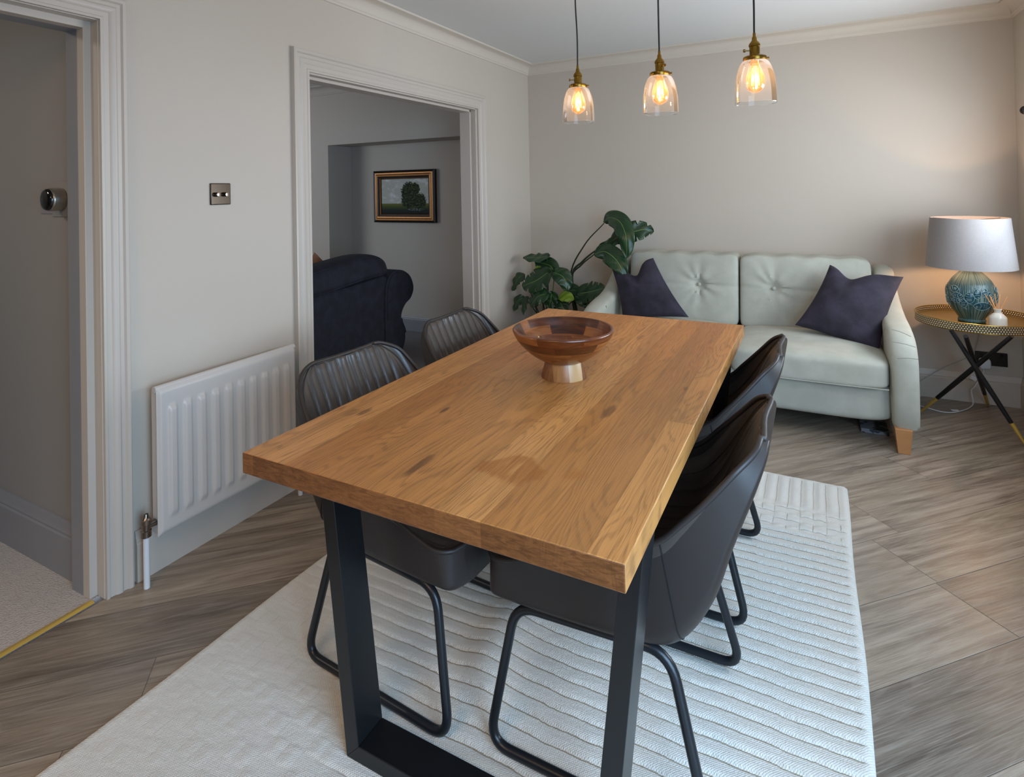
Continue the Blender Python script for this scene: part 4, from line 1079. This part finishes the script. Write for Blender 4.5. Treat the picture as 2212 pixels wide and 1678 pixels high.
# ------------------------------------------------------------------ pendant lamps
def make_pendant():
    r = thing('pendant_light', None, 'pendant light', (0, 0, 0), group='brass and glass pendants over the table')
    gp = [(.026, .148), (.034, .146), (.046, .134), (.055, .112), (.061, .085), (.0645, .055), (.066, .025), (.0665, 0)]
    prf = [(p.x, p.y) for p in cat_rom([(a, b, 0) for a, b in gp], 5)]
    g = link('glass_shade', MB().lathe(prf, (0, 0, 0), 64), MT['glass'], r, local=True)
    link('glass_edge', MB().tube([(.0665*math.cos(a), .0665*math.sin(a), 0) for a in [2*PI*i/64 for i in range(64)]], .0011, 6, closed=True), MT['glass'], g, local=True)
    mb = MB().lathe([(0, .143), (.036, .143), (.0375, .147), (.037, .156), (.030, .160), (.018, .162), (.0165, .166), (.0165, .190), (.0185, .192), (.0185, .198), (.016, .203), (.0085, .212), (.0075, .222), (.005, .226), (.0045, .238), (0, .238)], (0, 0, 0), 40)
    link('socket_cap', mb, MT['brass'], r, local=True)
    for a in (.3, 2.4, 4.5): link('thumbscrew', MB().tube([(.036*math.cos(a), .036*math.sin(a), .151), (.045*math.cos(a), .045*math.sin(a), .151)], [.003, .0045], 8), MT['brass'], r, local=True)
    a = PI+.45; mb = MB().tube([(.016*math.cos(a), .016*math.sin(a), .178), (.032*math.cos(a), .032*math.sin(a), .178)], .0018, 8); mb.tube([(.032*math.cos(a), .032*math.sin(a), .178), (.037*math.cos(a), .037*math.sin(a), .178)], [.0055, .0055], 12)
    link('switch_knob', mb, MT['brass'], r, local=True)
    bp2 = [(.012, .145), (.014, .135), (.022, .112), (.029, .088), (.0305, .068), (.026, .050), (.012, .038), (0, .034)]
    link('bulb', MB().lathe([(max(0, p.x), p.y) for p in cat_rom([(a, b, 0) for a, b in bp2], 4)], (0, 0, 0), 36), MT['amber'], r, local=True)
    mb = MB()
    for i in range(6):
        a = 2*PI*i/6; b = a+PI/6
        mb.tube([(.010*math.cos(a), .010*math.sin(a), .118), (.013*math.cos(a), .013*math.sin(a), .062), (.013*math.cos(b), .013*math.sin(b), .060), (.010*math.cos(b), .010*math.sin(b), .118)], .0008, 6)
    link('filament', mb, MT['filament'], r, local=True)
    link('cord', MB().tube(cat_rom([(0, 0, .236), (.001, 0, .36), (-.004, 0, .50), (-.002, 0, .60), (-.007, 0, .70), (-.006, 0, H-1.575)], 6), .0032, 8), MT['cord'], r, local=True)
    link('ceiling_rose', MB().lathe([(0, H-1.575-.03), (.03, H-1.575-.03), (.045, H-1.575-.012), (.05, H-1.575), (0, H-1.575)], (0, 0, 0), 32), MT['brass'], r, local=True)
    return r
pp = make_pendant()
for i, (px, py, Y, rz, lab) in enumerate(((1250, 256, .541, 0, 'leftmost of the three glass pendant lamps, hanging lowest in the view'), (1427, 241, .471, 1.9, 'middle one of the three glass pendant lamps'), (1633, 233, .383, 0, 'rightmost of the three glass pendant lamps, the largest in view'))):
    o = pp if i == 0 else copy_tree(pp)
    q = at(px, py, 'y', Y); o.location = (q.x, q.y, 1.575); o.rotation_euler = (0, 0, rz); o['label'] = lab
    point('pendant_bulb_light', (q.x, q.y, 1.575+.085), 3.2, (1, .60, .30), .012)

# ------------------------------------------------------------------ plants
def leaf(parent, pts, width, kind='lance', nrm=(0, -.6, .8), splits=0, fold=.12, mat=None, curl=0., seed=0):
    rr = random.Random(seed); C = cat_rom(pts, 8); N = len(C)-1; nrm = Vector(nrm)
    NT_ = 40; mb = MB()
    def pos(t): f = t*N; i = min(int(f), N-1); return C[i].lerp(C[i+1], f-i)
    def prof(t):
        if kind == 'lance': return max(0, math.sin(PI*min(1, t**.80)))**.62
        w_ = (1-(2*t**.72-1)**2); return max(0, w_)**.55*(1.0-.25*t)
    def P(u, v):
        t = v; s = 2*u-1
        c = pos(t); tg = (pos(min(1, t+.02))-pos(max(0, t-.02))).normalized()
        side = tg.cross(nrm).normalized(); n = side.cross(tg).normalized()
        w_ = width*.5*prof(t)
        if splits and .15 < t < .93:
            ph = (t*splits+(.0 if s > 0 else .45)) % 1
            cut = 1-sst(abs(ph-.5), .02, .13); w_ *= 1-.5*cut*abs(s)**2
        back = 0
        if kind == 'heart': back = -.16*width*max(0, (1-t*4))*abs(s)
        z = fold*abs(s)*w_*2-curl*(abs(s)**2)*w_+.006*math.sin(t*17+s*4+seed)*abs(s)
        return tuple(c+side*s*w_+tg*(back+(.25*abs(s)*w_ if kind == 'heart' else .12*abs(s)*w_))+n*z)
    mb.grid(P, 16, NT_, uv=True)
    o = link('leaf', mb, mat or MT['leaf'], parent, angle=80)
    sm = o.modifiers.new('thickness', 'SOLIDIFY'); sm.thickness = .0012
    return o
def stem(parent, pts, r0, r1, mat='stem', name='stem'):
    C = cat_rom(pts, 6); n = len(C)
    return link(name, MB().tube(C, [lerp(r0, r1, i/(n-1)) for i in range(n)], 8), MT[mat], parent)
def pot(parent, x, y, r, h):
    link('pot', MB().lathe([(0, 0), (r*.78, 0), (r*.80, .006), (r*.97, h*.9), (r, h*.92), (r, h), (r*.92, h), (r*.90, h*.9), (0, h*.9)], (x, y, 0), 40), MT['pot'], parent)
    link('soil', MB().lathe([(0, h*.91), (r*.9, h*.905)], (x, y, 0), 30), MT['soil'], parent)
A = lambda x, y, Y: at(x, y, 'y', Y)
# strelitzia
SX, SY = .50, 2.26
bpz = thing('bird_of_paradise_plant', 'tall strelitzia with long arching stems and broad glossy leaves beside the pale sofa', 'plant', (SX, SY, 0))
pot(bpz, SX, SY, .115, .24)
base = Vector((SX, SY, .22))
stem(bpz, [base, A(1232, 600, 2.22), A(1262, 530, 2.18), A(1305, 482, 2.12)], .008, .0035)
stem(bpz, [base+Vector((.02, 0, 0)), A(1236, 600, 2.2), A(1258, 565, 2.17), A(1293, 537, 2.13), A(1335, 514, 2.10)], .009, .004)
stem(bpz, [base+Vector((.01, -.02, 0)), A(1234, 606, 2.18), A(1256, 572, 2.12), A(1284, 549, 2.05)], .009, .004)
leaf(bpz, [A(1303, 480, 2.12), A(1316, 470, 2.08), A(1338, 478, 2.02), A(1351, 505, 1.98), A(1354, 535, 1.97), A(1353, 558, 1.97)], .128, 'lance', (.1, -1, .35), fold=.05, curl=.25, seed=1)
leaf(bpz, [A(1318, 520, 2.12), A(1345, 508, 2.12), A(1370, 500, 2.14), A(1392, 496, 2.16), A(1412, 501, 2.18)], .150, 'lance', (.0, -1, .3), splits=5, fold=.04, seed=2)
leaf(bpz, [A(1290, 538, 2.13), A(1310, 530, 2.12), A(1330, 520, 2.11), A(1345, 512, 2.11)], .07, 'lance', (.0, -1, .5), fold=.1, seed=3)
leaf(bpz, [A(1283, 549, 2.05), A(1305, 543, 2.03), A(1326, 556, 2.0), A(1340, 575, 1.985), A(1350, 600, 1.98)], .140, 'lance', (.1, -1, .5), fold=.04, curl=.2, seed=4)
# monstera
MX, MY = .27, 2.20
mo = thing('monstera_plant', 'low bushy monstera with wide split leaves in the back left corner', 'plant', (MX, MY, 0))
pot(mo, MX, MY, .125, .22)
mb0 = Vector((MX, MY, .2))
LV = [  # (base px, mid px, tip px, Y, width, normal, splits, material)
    ((1182, 553), (1160, 556), (1130, 555), 2.16, .15, (-.1, -.45, 1), 0, None),
    ((1184, 588), (1158, 606), (1128, 618), 2.05, .21, (-.2, -1, .6), 4, None),
    ((1198, 588), (1218, 600), (1226, 628), 2.03, .135, (.4, -1, .4), 0, None),
    ((1130, 594), (1117, 604), (1107, 628), 2.12, .105, (-.6, -1, .2), 0, None),
    ((1134, 642), (1118, 650), (1110, 672), 2.10, .085, (-.5, -1, .2), 0, None),
    ((1140, 640), (1133, 655), (1130, 680), 2.06, .060, (-.3, -1, .2), 0, None),
    ((1180, 634), (1160, 642), (1146, 662), 2.00, .150, (-.2, -1, .7), 4, None),
    ((1250, 634), (1275, 630), (1306, 622), 2.10, .185, (.1, -1, .8), 4, None),
    ((1226, 630), (1238, 626), (1256, 632), 2.15, .105, (.2, -1, .6), 0, None),
    ((1246, 640), (1262, 650), (1278, 664), 2.08, .10, (.2, -1, .6), 0, None),
    ((1206, 640), (1222, 640), (1240, 648), 2.05, .085, (.1, -1, .8), 0, 'leaf_young'),
    ((1164, 574), (1162, 580), (1160, 592), 2.14, .05, (.0, -1, .3), 0, 'leaf_young'),
    ((1192, 634), (1190, 648), (1184, 668), 2.05, .13, (.1, -1, .4), 3, None),
    ((1208, 650), (1214, 660), (1222, 675), 2.06, .12, (.2, -1, .5), 3, None),
    ((1160, 566), (1190, 575), (1196, 596), 2.17, .13, (.2, -1, .3), 0, None)]
for i, (a, b, c, Y, w_, nr_, sp, mm) in enumerate(LV):
    P0, P1, P2 = A(*a, Y), A(*b, Y-.02), A(*c, Y-.03)
    leaf(mo, [P0, P1, P2], w_, 'heart' if w_ > .09 else 'lance', nr_, splits=sp, fold=.06, curl=.15, seed=10+i, mat=MT[mm] if mm else None)
    mid = (mb0+P0)/2+Vector(((P0.x-MX)*.1, 0, .05))
    stem(mo, [mb0+Vector((random.uniform(-.04, .04), random.uniform(-.04, .04), 0)), mid, P0], .0048, .003, 'stem_light' if i in (2, 6, 12) else 'stem')
